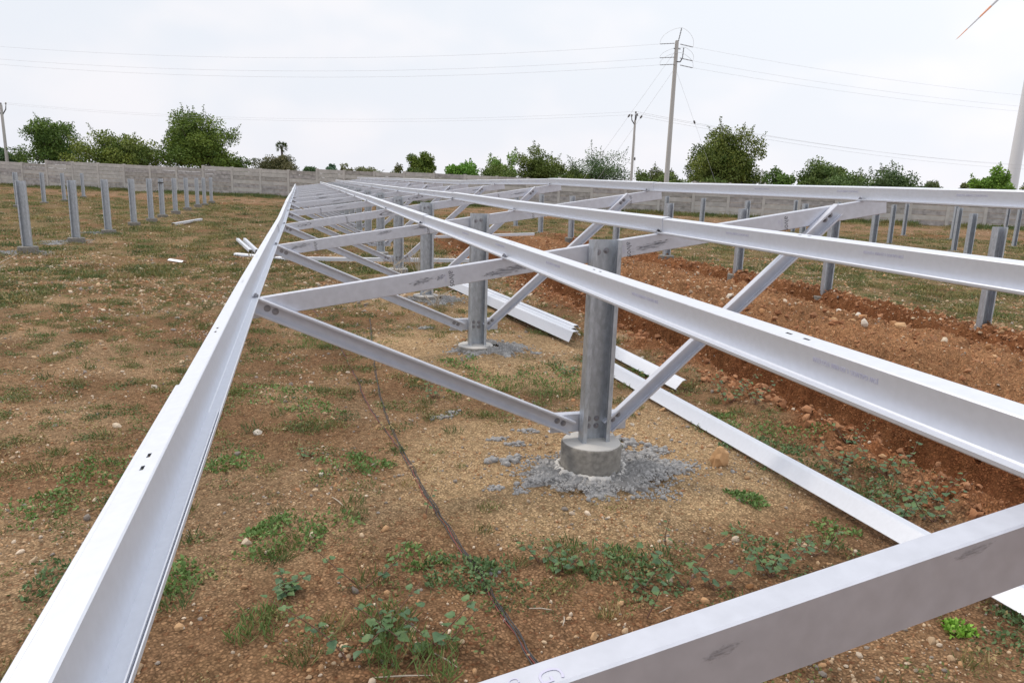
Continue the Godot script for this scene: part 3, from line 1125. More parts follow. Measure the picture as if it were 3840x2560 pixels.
# ------------------------------------------------------------------ trees
func tree(nm: String, label: String, at: Vector2, h: float, w: float, o: Dictionary) -> void:
	rng.seed = int(at.x * 131.0 + at.y * 17.0) + 5
	var base := Vector3(at.x, 0, at.y)
	var t := thing(nm, label, "tree" if nm != "shrub" else "shrub", base, "trees behind the wall")
	var low: float = o.get("low", 0.08)
	var leaf: float = o.get("leaf", 0.21)
	var col: Color = o.get("col", Color(0.07, 0.12, 0.035))
	var col2: Color = o.get("col2", col * 1.6)
	var clumps: int = o.get("clumps", int(52.0 * clampf(w / 5.0, 0.5, 2.0)))
	var per: int = o.get("per", 250)
	var sparse: float = o.get("sparse", 0.0)
	# trunk and limbs
	var ts := SurfaceTool.new()
	ts.begin(Mesh.PRIMITIVE_TRIANGLES)
	var fork := Vector3(rng.randf_range(-0.1, 0.1) * w, h * 0.3, rng.randf_range(-0.1, 0.1) * w)
	var tr := 0.018 * h + 0.03
	tube_into(ts, [Vector3(0, -0.3, 0), fork * 0.55 + Vector3(0.03 * w, 0, 0), fork], [tr * 1.3, tr, tr * 0.85], 7)
	var pos := PackedVector3Array()
	var nrm := PackedVector3Array()
	var cl := PackedColorArray()
	for c in clumps:
		# a clump near the surface of an uneven dome
		var az := rng.randf() * TAU
		var el := asin(clampf(rng.randf_range(-0.75, 1.0), -1, 1))
		var rr := pow(rng.randf(), 0.42) * (0.80 + 0.22 * sin(az * 3.0 + h) + rng.randf_range(-0.08, 0.10))
		var lobe := n_low.get_noise_3d(cos(az) * cos(el) * 5.5 + at.x, sin(el) * 5.5, sin(az) * cos(el) * 5.5 + at.y)
		rr *= 0.92 + 0.42 * lobe
		var cy: float = h * (0.5 + low * 0.5)
		var ry := h * (1.0 - low) * 0.5
		var wide := cos(el) if el > 0.0 else 1.0 + 0.2 * sin(el)
		var p := Vector3(cos(az) * wide * w * 0.5 * rr, cy + sin(el) * ry * minf(rr * 1.06, 1.0), sin(az) * wide * w * 0.5 * rr)
		p.y = minf(p.y, h - 0.25)
		if o.get("flat", false) and p.y > h * 0.8:
			p.y = h * 0.8 + (p.y - h * 0.8) * 0.6
		var limb := [fork, fork.lerp(p, 0.5) + Vector3(rng.randf_range(-0.1, 0.1), rng.randf_range(0.0, 0.1), 0) * w * 0.3, p]
		if c % 2 == 0 or sparse > 0.3:
			tube_into(ts, limb, [tr * 0.5, tr * 0.28, tr * 0.08], 5)
		var cr := minf(w * rng.randf_range(0.09, 0.16), 0.95)
		var tone := rng.randf() * 1.25
		for i in per:
			if rng.randf() < sparse:
				continue
			var q := rdir() * cr * pow(rng.randf(), 0.4)
			q.y *= 0.72
			var d := (rdir() + q.normalized() * 0.7 + Vector3(0, -0.15, 0)).normalized()
			var tint := (col * 1.25).lerp(col2 * 1.25, clampf(tone * 0.6 + rng.randf() * 0.55 - 0.1, 0, 1))
			add_leaf(pos, nrm, cl, p + q, d, rdir(), leaf * rng.randf_range(0.6, 1.2), leaf * rng.randf_range(0.4, 0.75), tint)
		# sprigs standing clear of the crown
		if rr > 0.7 and rng.randf() < o.get("sprig", 0.5):
			var outd := (p - Vector3(0, cy * 0.8, 0)).normalized()
			outd = (outd + Vector3(0, 0.35, 0) + rdir() * 0.3).normalized()
			var sl := minf(w * rng.randf_range(0.03, 0.09), 0.55)
			tube_into(ts, [p, p + outd * (cr + sl)], [0.02, 0.006], 4)
			for i in 26:
				var f := rng.randf()
				var tint2 := col.lerp(col2, rng.randf())
				add_leaf(pos, nrm, cl, p + outd * (cr * 0.6 + (sl + cr * 0.4) * f) + rdir() * 0.16 * (1.2 - f), rdir(), rdir(), leaf * 0.75, leaf * 0.4, tint2)
	part(t, "trunk", ts.commit(), M.bark)
	part(t, "crown", quads_mesh(pos, nrm, cl), M.leaf)

func build_trees() -> void:
	var dark := Color(0.045, 0.085, 0.022)
	var mid := Color(0.075, 0.125, 0.03)
	var olive := Color(0.09, 0.10, 0.04)
	var fresh := Color(0.10, 0.19, 0.04)
	var blue := Color(0.055, 0.095, 0.045)
	tree("shrub", "dark bush at the left edge behind the leaning pole", Vector2(-31.5, -89.6), 3.9, 4.2, {"col": blue})
	tree("tree", "leftmost large tree behind the wall, dark green with feathery top", Vector2(-24.6, -81.95), 6.7, 7.2, {"col": dark, "col2": Color(0.11, 0.17, 0.035), "sprig": 0.8})
	tree("tree", "low yellowish green tree between the two large left trees", Vector2(-17.9, -77.57), 5.5, 9.0, {"col": Color(0.06, 0.10, 0.025), "col2": Color(0.18, 0.21, 0.045), "low": 0.0, "sprig": 0.6})
	tree("tree", "tall round tree on the left behind the stepped wall", Vector2(-11.0, -76.64), 7.5, 8.4, {"col": Color(0.055, 0.10, 0.022), "col2": Color(0.14, 0.19, 0.035), "sprig": 0.8, "clumps": 130})
	tree("shrub", "green bush at the foot of the tall round left tree", Vector2(-8.6, -82.0), 3.2, 4.4, {"col": mid})
	tree("tree", "dark olive tree below the palm", Vector2(-4.3, -94.18), 4.4, 6.4, {"col": Color(0.05, 0.065, 0.03), "col2": Color(0.13, 0.12, 0.06), "leaf": 0.2})
	tree("shrub", "small green bush just right of the olive tree", Vector2(-0.4, -99.2), 3.2, 3.2, {"col": blue})
	tree("shrub", "small bluish bush left of the bare sapling", Vector2(2.9, -119.1), 3.8, 2.9, {"col": Color(0.06, 0.11, 0.07)})
	tree("shrub", "brownish bush left of the bare sapling and right of the bluish one", Vector2(5.0, -112.0), 3.2, 2.6, {"col": Color(0.10, 0.10, 0.05)})
	tree("tree", "thin nearly bare sapling behind the wall", Vector2(2.79, -79.09), 3.2, 1.3, {"col": olive, "sparse": 0.93, "clumps": 14, "low": 0.5, "sprig": 0.2})
	tree("shrub", "long low olive hedge-like bush behind the far purlin ends", Vector2(7.87, -108.8), 3.25, 5.8, {"col": Color(0.10, 0.11, 0.045), "flat": true, "sprig": 0.2})
	tree("shrub", "wispy grey-green shrub left of the dense small tree", Vector2(7.5, -73.64), 3.1, 2.4, {"col": olive, "sparse": 0.6, "sprig": 1.0})
	tree("tree", "dense small round tree in the middle behind the wall", Vector2(11.72, -83.16), 5.2, 4.1, {"col": Color(0.06, 0.105, 0.022), "col2": Color(0.13, 0.17, 0.03)})
	tree("shrub", "bright green broad bush right of the dense small tree", Vector2(13.4, -69.6), 3.7, 4.6, {"col": Color(0.07, 0.16, 0.03), "col2": Color(0.15, 0.28, 0.05), "sprig": 0.9, "leaf": 0.26})
	tree("tree", "slender light green airy tree left of the small pole", Vector2(18.03, -71.59), 5.3, 3.9, {"col": fresh, "col2": Color(0.22, 0.31, 0.08), "sparse": 0.45, "sprig": 0.9})
	tree("tree", "dark uneven tree right of the airy light green one", Vector2(22.6, -73.2), 5.2, 5.8, {"col": Color(0.06, 0.095, 0.022), "col2": Color(0.13, 0.16, 0.04), "low": 0.05, "sprig": 0.8})
	tree("tree", "spreading feathery dark green tree left of the small pole's foot", Vector2(26.17, -65.63), 5.1, 6.4, {"col": blue, "col2": Color(0.10, 0.15, 0.06), "leaf": 0.16, "per": 120, "sprig": 0.9, "low": 0.05})
	tree("shrub", "low wispy bushes between the two poles", Vector2(30.4, -61.7), 3.4, 4.8, {"col": olive, "col2": Color(0.14, 0.18, 0.06), "sparse": 0.4, "sprig": 1.0})
	tree("tree", "large round tree right of the tall pole", Vector2(34.14, -57.05), 6.8, 7.8, {"col": Color(0.05, 0.09, 0.02), "col2": Color(0.15, 0.17, 0.04), "sprig": 0.9, "clumps": 140, "leaf": 0.22, "low": 0.02})
	tree("shrub", "green bush at the right foot of the large round tree", Vector2(37.0, -52.9), 3.5, 3.2, {"col": mid, "sprig": 0.9})
	tree("tree", "broad flat-topped tree in the right group", Vector2(45.0, -57.6), 5.3, 6.2, {"col": Color(0.05, 0.09, 0.025), "col2": Color(0.12, 0.16, 0.04), "low": 0.02})
	tree("shrub", "rounded grey-green bush in front of the flat-topped tree", Vector2(42.3, -52.0), 3.3, 4.6, {"col": Color(0.08, 0.12, 0.045)})
	tree("tree", "dark feathery acacia right of the flat-topped tree", Vector2(43.3, -47.6), 4.4, 5.2, {"col": Color(0.04, 0.075, 0.03), "col2": Color(0.09, 0.13, 0.05), "leaf": 0.17, "per": 220, "sprig": 1.0, "low": 0.02})
	tree("tree", "wispy thin acacia at the right end of the right group", Vector2(45.4, -45.9), 3.6, 2.8, {"col": Color(0.09, 0.11, 0.05), "sparse": 0.55, "sprig": 1.0, "leaf": 0.15})
	tree("shrub", "tiny bush left of the bright sapling near the turbine", Vector2(49.66, -46.9), 2.9, 2.2, {"col": olive, "sparse": 0.4})
	tree("tree", "bright green young tree below the turbine tower", Vector2(44.9, -40.1), 3.75, 3.3, {"col": Color(0.09, 0.17, 0.03), "col2": Color(0.20, 0.32, 0.06), "sprig": 0.9, "clumps": 44})
	tree("shrub", "small bush right of the turbine tower's foot", Vector2(50.5, -41.0), 2.9, 2.6, {"col": olive, "sparse": 0.4})
	for q in [["leafy bush behind the wall below the airy light green tree", 1145.0, 17.0, -69.0, 3.2, 4.4], ["leafy bush filling the wall line left of the airy light green tree", 0, 9.8, -75.0, 3.0, 3.6], ["low bush at the foot of the spreading feathery tree", 0, 23.6, -66.5, 3.1, 5.0], ["low bush right behind the foot of the tall pole", 0, 28.2, -57.5, 3.0, 5.0], ["low bush under the left side of the large round tree", 0, 31.5, -54.5, 3.0, 4.6], ["low bush left of the flat-topped tree", 0, 39.4, -52.6, 3.1, 3.6], ["low bush under the flat-topped tree", 0, 44.0, -53.0, 3.3, 5.0], ["low bush right of the dark feathery acacia", 0, 45.5, -49.0, 3.2, 4.4]]:
		tree("shrub", q[0], Vector2(q[2], q[3]), q[4], q[5], {"col": Color(0.06, 0.10, 0.03), "col2": Color(0.14, 0.18, 0.05), "sprig": 0.9, "low": 0.0})
	# palm
	rng.seed = 77
	var t := thing("palm_tree", "small palm with a round head above the olive tree", "palm", Vector3(-4.17, 0, -119.2), "trees behind the wall")
	part(t, "trunk", tube([Vector3(0, -0.3, 0), Vector3(0.1, 3, 0), Vector3(0, 5.9, 0)], [0.22, 0.17, 0.16], 8), M.bark)
	var pos := PackedVector3Array()
	var nrm := PackedVector3Array()
	var cl := PackedColorArray()
	for i in 34:
		var d := rdir()
		d.y = d.y * 0.7 + 0.2
		d = d.normalized()
		var stem := Vector3(0, 5.85, 0) + d * 0.45
		for j in 11:
			var s := d.cross(rdir()).normalized()
			var q := (d + s * rng.randf_range(-0.9, 0.9)).normalized()
			add_leaf(pos, nrm, cl, stem, q, s, 0.62, 0.07, Color(0.04, 0.065, 0.025).lerp(Color(0.09, 0.12, 0.04), rng.randf()))
		add_leaf(pos, nrm, cl, Vector3(0, 5.85, 0), d, Vector3.UP, 0.5, 0.04, Color(0.08, 0.09, 0.04))
	part(t, "crown", quads_mesh(pos, nrm, cl), M.leaf)


# ------------------------------------------------------------------ poles and wires
func wire_pts(a: Vector3, b: Vector3, sag: float, n := 24) -> Array:
	var r := []
	for i in n + 1:
		var t := float(i) / n
		r.append(a.lerp(b, t) - Vector3(0, sag * 4.0 * t * (1.0 - t), 0))
	return r

func line_wire(label: String, a: Vector3, b: Vector3, sag: float, r := 0.0055) -> void:
	var p := wire_pts(a, b, sag)
	var q := []
	var rad := []
	for v in p:
		q.append(v - a)
		rad.append(r)
	single("power_line", tube(q, rad, 5), M.wire, label, "wire", a, "overhead wires")

func insulator(parent: Node3D, a: Vector3, b: Vector3, r: float, discs: int, nm := "insulator") -> void:
	var st := SurfaceTool.new()
	st.begin(Mesh.PRIMITIVE_TRIANGLES)
	tube_into(st, [a, b], [r * 0.35, r * 0.35], 6)
	for i in discs:
		var c := a.lerp(b, (i + 0.8) / (discs + 0.6))
		var d := (b - a).normalized() * 0.025
		tube_into(st, [c - d, c, c + d], [r * 0.3, r, r * 0.3], 8)
	part(parent, nm, st.commit(), M.porcelain)

func guy(parent: Node3D, a: Vector3, b: Vector3, f: float) -> void:
	var st := SurfaceTool.new()
	st.begin(Mesh.PRIMITIVE_TRIANGLES)
	tube_into(st, [a, b], [0.007, 0.007], 4)
	var g := part(parent, "guy_wire", st.commit(), M.wire)
	var c := a.lerp(b, f)
	var d := (b - a).normalized() * 0.13
	part(g, "strain_insulator", tube([c - d, c - d * 0.5, c + d * 0.5, c + d], [0.02, 0.065, 0.065, 0.02], 7), M.porcelain)

func build_power() -> void:
	var P := Vector3(23.4, 0, -47.07)
	var t := thing("utility_pole", "tall concrete power pole with looped jumper wires on top", "utility pole", P)
	var st := SurfaceTool.new()
	st.begin(Mesh.PRIMITIVE_TRIANGLES)
	tube_into(st, [Vector3(0, -0.5, 0), Vector3(0, 11.5, 0), Vector3(0, 11.55, 0)], [0.19, 0.125, 0.0], 10)
	part(t, "shaft", st.commit(), M.pole_concrete)
	var west := Vector3(-34.9, 11.2, -71.1)
	var east := Vector3(84.2, 11.0, -51.5)
	var dw := (west - P - Vector3(0, 11, 0)).normalized()
	var de := (east - P - Vector3(0, 11, 0)).normalized()
	insulator(t, Vector3(0.1, 11.45, 0), Vector3(0.28, 12.35, 0), 0.06, 8)
	insulator(t, Vector3(0.45, 10.35, 0.1), Vector3(0.5, 11.1, 0.1), 0.06, 7)
	part(t, "cross_arm", tube([Vector3(0.0, 10.15, 0.1), Vector3(0.3, 10.15, 0.1), Vector3(0.45, 10.4, 0.1)], [0.04, 0.04, 0.04], 6), M.iron)
	part(t, "clamp", tube([Vector3(-0.2, 11.0, 0), Vector3(0.3, 11.0, 0)], [0.035, 0.035], 6), M.iron)
	var ys := [11.33, 10.42, 9.95]
	var outs := [0.0, 0.25, -0.1]
	for i in 3:
		var w0 := Vector3(-0.15, ys[i], 0.1 * i)
		var e0 := Vector3(0.25, ys[i] - 0.02, 0.1 * i)
		var w1 := w0 + dw * 1.0 - Vector3(0, 0.06, 0)
		var e1 := e0 + de * 1.05 - Vector3(0, 0.10, 0)
		insulator(t, w0, w1, 0.045, 9, "strain_insulator")
		insulator(t, e0, e1, 0.045, 9, "strain_insulator")
		line_wire("%s of three high wires left of the tall pole" % ["top", "middle", "lowest"][i], P + w1, west + Vector3(0, [0.2, -0.75, -1.15][i], 0.3 * i), 1.35)
		line_wire("%s of three high wires right of the tall pole" % ["top", "middle", "lowest"][i], P + e1, east + Vector3(0, [0.2, -0.75, -1.15][i], 0.3 * i), 0.9)
		# jumper loop from one side to the other over the pin insulator
		var peak := Vector3(0.28, 12.36, 0) if i == 0 else Vector3(0.5, 11.12, 0.1) if i == 1 else Vector3(0.15, 10.72, 0.25)
		var lp := []
		var lr := []
		for j in 25:
			var s := j / 24.0
			var v: Vector3
			if s < 0.5:
				var q := s * 2.0
				v = w1.lerp(peak, q)
				v.y = lerpf(w1.y, peak.y, sin(q * PI / 2))
				v += dw * 0.45 * sin(q * PI) * (1.0 - q)
			else:
				var q := (1.0 - s) * 2.0
				v = e1.lerp(peak, q)
				v.y = lerpf(e1.y, peak.y, sin(q * PI / 2))
				v += de * 0.45 * sin(q * PI) * (1.0 - q)
			lp.append(v)
			lr.append(0.009)
		part(t, "jumper_wire", tube(lp, lr, 5), M.wire)
	guy(t, Vector3(-0.1, 10.8, 0), Vector3(-7.2, 0, -1.5), 0.40)
	guy(t, Vector3(-0.1, 9.6, 0), Vector3(-6.2, 0, -1.2), 0.33)
	guy(t, Vector3(0.1, 9.6, 0), Vector3(4.6, 0, 0.8), 0.35)
	# small pole
	var Q := Vector3(23.71, 0, -53.6)
	var u := thing("utility_pole", "short slim power pole with three dark insulators, left of the tall pole", "utility pole", Q)
	part(u, "shaft", tube([Vector3(0, -0.5, 0), Vector3(0, 6.75, 0), Vector3(0, 6.78, 0)], [0.13, 0.085, 0.0], 8), M.pole_concrete)
	part(u, "bracket", tube([Vector3(0, 6.4, 0), Vector3(-0.32, 6.75, 0.1), Vector3(-0.36, 7.0, 0.1)], [0.04, 0.04, 0.03], 6), M.iron)
	part(u, "bracket", tube([Vector3(0, 6.3, 0), Vector3(0.02, 7.2, 0)], [0.06, 0.05], 6), M.iron)
	part(u, "bracket", tube([Vector3(0, 6.5, 0), Vector3(0.15, 7.1, -0.05)], [0.04, 0.03], 6), M.iron)
	for q in [Vector3(-0.36, 7.0, 0.1), Vector3(0.02, 7.25, 0), Vector3(0.17, 7.1, -0.05)]:
		part(u, "insulator", lathe([Vector2(0.03, 0.0), Vector2(0.09, 0.04), Vector2(0.06, 0.1), Vector2(0.08, 0.14), Vector2(0.001, 0.2)], 8), M.porcelain, Transform3D(Basis(), q))
	guy(u, Vector3(0.05, 6.4, 0), Vector3(0.35, 0, 0.1), 0.4)
	# left pole
	var R := Vector3(-29.0, 0, -82.9)
	var v2 := thing("utility_pole", "power pole at the left edge of the picture, behind the wall", "utility pole", R)
	part(v2, "shaft", tube([Vector3(0, -0.5, 0), Vector3(0, 7.4, 0), Vector3(0, 7.43, 0)], [0.17, 0.12, 0.0], 8), M.pole_concrete)
	part(v2, "bracket", tube([Vector3(0, 6.4, 0), Vector3(0.4, 7.0, 0.1), Vector3(0.45, 7.45, 0.1)], [0.05, 0.05, 0.03], 6), M.iron)
	part(v2, "bracket", tube([Vector3(0, 6.4, 0), Vector3(-0.4, 7.0, 0.1), Vector3(-0.45, 7.45, 0.1)], [0.05, 0.05, 0.03], 6), M.iron)
	for q in [Vector3(0.45, 7.45, 0.1), Vector3(-0.45, 7.45, 0.1), Vector3(0, 7.42, 0)]:
		part(v2, "insulator", lathe([Vector2(0.03, 0.0), Vector2(0.09, 0.04), Vector2(0.06, 0.1), Vector2(0.08, 0.14), Vector2(0.001, 0.2)], 8), M.porcelain, Transform3D(Basis(), q))
	var E := Vector3(119.5, 7.6, -71.5)
	line_wire("upper low-voltage wire between the left and the short pole", R + Vector3(0.45, 7.6, 0.1), Q + Vector3(0.02, 7.42, 0), 1.0, 0.0055)
	line_wire("lower low-voltage wire between the left and the short pole", R + Vector3(0.0, 7.5, 0), Q + Vector3(-0.36, 7.15, 0.1), 1.0, 0.0055)
	line_wire("upper low-voltage wire running right from the short pole", Q + Vector3(0.17, 7.28, -0.05), E, 2.0, 0.008)
	line_wire("middle low-voltage wire running right from the short pole", Q + Vector3(0.02, 7.42, 0), E + Vector3(0, -0.15, 0.8), 2.1, 0.008)
	line_wire("lower low-voltage wire running right from the short pole", Q + Vector3(-0.36, 7.15, 0.1), E + Vector3(0, -0.6, 0.4), 2.1, 0.008)

func build_turbine() -> void:
	var B := Vector3(227.4, 0, -193.0)
	var dn := Vector3(-0.76324, 0, 0.64611)
	var t := thing("wind_turbine", "white wind turbine tower with orange-banded blade tip at the right edge", "wind turbine", B)
	part(t, "tower", tube([Vector3(0, -1, 0), Vector3(0, 40, 0), Vector3(0, 77.5, 0)], [1.95, 1.6, 1.2], 28), M.turbine_white)
	var right := dn.cross(Vector3.UP)
	var ns := SurfaceTool.new()
	ns.begin(Mesh.PRIMITIVE_TRIANGLES)
	box_into(ns, Vector3(0, 78.7, 0) - dn * 2.0, Vector3(3.0, 3.2, 8.5), Basis(right, Vector3.UP, -dn))
	part(t, "nacelle", ns.commit(), M.turbine_white)
	var hub := Vector3(0, 78.7, 0) + dn * 4.0
	part(t, "hub", tube([hub - dn * 1.6, hub, hub + dn * 1.4, hub + dn * 2.0], [1.5, 1.5, 0.9, 0.05], 16), M.turbine_white)
	var tip := Vector3(209.8, 52.9, -207.6) - B - hub
	var a0 := atan2(tip.y, tip.dot(right))
	for i in 3:
		var a := a0 + TAU / 3.0 * i
		var d := right * cos(a) + Vector3.UP * sin(a)
		var s := d.cross(dn)
		var bands := [[0.0, 0.035, M.turbine_white], [0.035, 0.60, M.turbine_white], [0.60, 0.71, M.hazed_orange], [0.71, 0.855, M.turbine_white], [0.855, 1.0, M.hazed_orange]]
		var root := part(t, "blade", blade_mesh(d, s, dn, 0.0, 0.62, hub), M.turbine_white)
		part(root, "orange_band", blade_mesh(d, s, dn, 0.62, 0.74, hub), M.hazed_orange)
		part(root, "white_band", blade_mesh(d, s, dn, 0.74, 0.87, hub), M.turbine_white)
		part(root, "orange_tip", blade_mesh(d, s, dn, 0.87, 1.0, hub), M.hazed_orange)

func blade_mesh(d: Vector3, s: Vector3, dn: Vector3, f0: float, f1: float, hub: Vector3) -> ArrayMesh:
	var st := SurfaceTool.new()
	st.begin(Mesh.PRIMITIVE_TRIANGLES)
	var L := 34.17
	for k in 6:
		var fa := lerpf(f0, f1, k / 6.0)
		var fb := lerpf(f0, f1, (k + 1) / 6.0)
		var ring := []
		for f in [fa, fb]:
			var ch = (0.6 + 0.85 * smoothstep(0.0, 0.18, f)) * (1.0 - 0.86 * f) * (1.0 if f < 0.97 else sqrt(maxf(1.0 - f, 0.0) / 0.03))
			var th = ch * 0.16 + 0.5 * (1.0 - smoothstep(0.0, 0.15, f))
			var c: Vector3 = hub + d * L * f
			ring.append([c + s * ch * 0.35, c + dn * th, c - s * ch * 0.65, c - dn * th])
		for e in 4:
			quad(st, ring[0][e], ring[0][(e + 1) % 4], ring[1][(e + 1) % 4], ring[1][e])
	return st.commit()


# ------------------------------------------------------------------ mortar, cables, rocks
func build_mortar() -> void:
	var spills := [
		[0.0, -2.93, 0.62, "grey mortar spilled round the nearest footing with a dusty rim"],
		[0.12, -5.95, 0.46, "grey mortar spilled round the second footing"],
		[0.1, -8.95, 0.5, "grey mortar spilled round the third footing"],
		[-6.9, -15.7, 0.6, "grey mortar spilled round the first post of the left row"],
		[-6.9, -18.2, 0.7, "grey mortar spilled round the second post of the left row"],
		[-6.8, -21.1, 0.6, "grey mortar spilled round the third post of the left row"]]
	for si in spills.size():
		var q: Array = spills[si]
		rng.seed = 300 + si
		var cx: float = q[0]
		var cz: float = q[1]
		var R: float = q[2]
		var t := thing("mortar_spill", q[3], "mortar", Vector3(cx, 0, cz), "mortar spills")
		# thin rough crust
		var st := SurfaceTool.new()
		st.begin(Mesh.PRIMITIVE_TRIANGLES)
		var seg := 120
		var rings := 40
		var grid := []
		for r in rings + 1:
			var row := []
			for s in seg:
				var a := TAU * s / seg
				var edge := R * (0.72 + 0.42 * n_mid.get_noise_2d(cos(a) * 0.7 + si * 7.0, sin(a) * 0.7) + 0.34 * n_fine.get_noise_2d(cos(a) * 0.6 + si, sin(a) * 0.6))
				if si == 0:
					edge *= 1.0 + 0.28 * cos(a - 0.15) + 0.10 * cos(2 * a + 1.0)
				var rr := lerpf(0.12, edge, float(r) / rings)
				var x := cos(a) * rr
				var z := sin(a) * rr * (0.66 if si == 0 else 0.8)
				var f := float(r) / rings
				var lump := 0.010 + 0.022 * absf(n_fine.get_noise_2d((cx + x) * 4.6, (cz + z) * 4.6)) * 2.0 + 0.02 * maxf(n_mid.get_noise_2d((cx + x) * 2.5, (cz + z) * 2.5), 0.0) * 2.0
				if si == 0 and a < 1.4:
					lump *= 1.5
				row.append(Vector3(x, height(cx + x, cz + z) + lump * (1.0 - pow(f, 5.0)) - 0.012 * pow(f, 8.0), z))
			grid.append(row)
		st.set_smooth_group(-1)
		for r in rings:
			for s in seg:
				var e := (s + 1) % seg
				for v in [grid[r][s], grid[r + 1][e], grid[r + 1][s], grid[r][s], grid[r][e], grid[r + 1][e]]:
					st.add_vertex(v)
		st.generate_normals()
		part(t, "crust", st.commit(), M.mortar)
		if si == 0:
			var rs := SurfaceTool.new()
			rs.begin(Mesh.PRIMITIVE_TRIANGLES)
			rs.set_smooth_group(0)
			var rg := []
			for i in 65:
				var an := TAU * i / 64.0
				var row2 := []
				for j in 9:
					var fr := j / 8.0
					var rr2 := 0.176 + fr * (0.055 + 0.05 * n_fine.get_noise_2d(cos(an) * 0.5, sin(an) * 0.5))
					var xx := cos(an) * rr2
					var zz := 0.0 + sin(an) * rr2
					row2.append(Vector3(xx - 0.01, height(cx + xx, cz + zz) + 0.016 + 0.026 * sin(PI * pow(fr, 0.8)) + 0.01 * n_fine.get_noise_2d(xx * 6.0, zz * 6.0) - 0.02 * fr * fr, zz - 0.04))
				rg.append(row2)
			for i in 64:
				for j in 8:
					for vv in [rg[i][j], rg[i + 1][j + 1], rg[i][j + 1], rg[i][j], rg[i + 1][j], rg[i + 1][j + 1]]:
						rs.add_vertex(vv)
			rs.generate_normals()
			part(t, "rim", rs.commit(), M.pale_grey)
		# crumbs joined into one part
		var cs := SurfaceTool.new()
		cs.begin(Mesh.PRIMITIVE_TRIANGLES)
		var lumps := [rock_mesh(401, 0.5, 1), rock_mesh(402, 0.6, 1)]
		for i in (2600 if si == 0 else 420):
			var a := rng.randf() * TAU
			if si == 0 and rng.randf() < 0.5:
				a = rng.randfn(0.2, 0.7)
			var rr := R * (0.3 + 0.62 * sqrt(rng.randf())) * (0.8 + 0.5 * n_mid.get_noise_2d(cos(a) * 0.7 + si * 7.0, sin(a) * 0.7) + 0.3 * rng.randf()) * (1.0 + (0.25 * cos(a) if si == 0 else 0.0))
			if rng.randf() < 0.05:
				rr *= rng.randf_range(1.1, 1.8)
			var sz := rng.randf_range(0.003, 0.010) * (2.2 if rng.randf() < 0.07 else 1.0)
			var x := cos(a) * rr
			var z := sin(a) * rr * (0.66 if si == 0 else 0.8)
			cs.append_from(lumps[i % 2], 0, Transform3D(Basis(rdir(), rng.randf() * TAU).scaled(Vector3(1, 0.75, 1) * sz), Vector3(x, height(cx + x, cz + z) + sz * 0.35 + (0.018 if rr < R * 0.8 else 0.0), z)))
		var cp := part(t, "crumbs", cs.commit(), M.mortar)
		cp.set_meta("kind", "stuff")
	# dried lumps and splashes apart from the spill
	var k := 0
	for q in [[-0.65, -4.22, 0.06], [-0.58, -4.3, 0.045], [-0.40, -3.62, 0.05], [-0.30, -3.5, 0.06], [-0.46, -3.22, 0.085], [-0.15, -3.75, 0.06], [0.42, -3.35, 0.09], [0.52, -3.2, 0.07], [0.36, -3.5, 0.06], [-0.62, -2.85, 0.05], [-0.5, -2.75, 0.04], [-0.85, -2.02, 0.035], [0.55, -5.75, 0.05], [-0.3, -7.3, 0.07]]:
		rng.seed = 350 + k
		var ms := SurfaceTool.new()
		ms.begin(Mesh.PRIMITIVE_TRIANGLES)
		for i in 26:
			var off: Vector3 = Vector3(rng.randfn() * 0.6, 0, rng.randfn() * 0.45) * q[2]
			var sz: float = q[2] * rng.randf_range(0.08, 0.38)
			ms.append_from(rock_mesh(420 + i % 5, 0.7, 1), 0, Transform3D(Basis(rdir(), rng.randf() * TAU).scaled(Vector3(sz, sz * 0.7, sz)), off + Vector3(0, height(q[0] + off.x, q[1] + off.z) - height(q[0], q[1]) + sz * 0.25, 0)))
		single("mortar_lump", ms.commit(), M.mortar, "dried grey mortar lump %s" % whereabouts(q[0], q[1]), "mortar", Vector3(q[0], height(q[0], q[1]), q[1]), "mortar lumps")
		k += 1

func build_cables() -> void:
	var path := [Vector2(-1.75, -11.0), Vector2(-1.55, -9.0), Vector2(-1.36, -7.4), Vector2(-1.27, -6.28), Vector2(-1.2, -5.3), Vector2(-1.16, -4.46), Vector2(-1.09, -3.8), Vector2(-1.05, -3.36), Vector2(-1.0, -2.64), Vector2(-0.94, -2.16), Vector2(-0.91, -1.82), Vector2(-0.86, -1.34), Vector2(-0.8, -0.7)]
	var path2 := [Vector2(-0.85, -8.0), Vector2(-0.95, -6.6), Vector2(-1.03, -5.4), Vector2(-1.06, -4.5), Vector2(-1.055, -3.8), Vector2(-1.035, -3.36), Vector2(-0.985, -2.64), Vector2(-0.925, -2.16), Vector2(-0.895, -1.82), Vector2(-0.845, -1.34), Vector2(-0.78, -0.7)]
	var t := thing("cable", "thin black and red twin cable running across the sand towards the camera", "cable", Vector3.ZERO, "cables on the sand")
	strand(t, "black_strand", path, 0.0, 0.0026, M.black_cable)
	strand(t, "red_strand", path, PI, 0.0022, M.red_cable)
	var t2 := thing("cable", "thin grey-black cable joining the twin cable from the right", "cable", Vector3.ZERO, "cables on the sand")
	strand(t2, "strand", path2, 0.0, 0.0023, M.black_cable)
	strand(t2, "strand", path2, PI, 0.0026, M.black_cable)

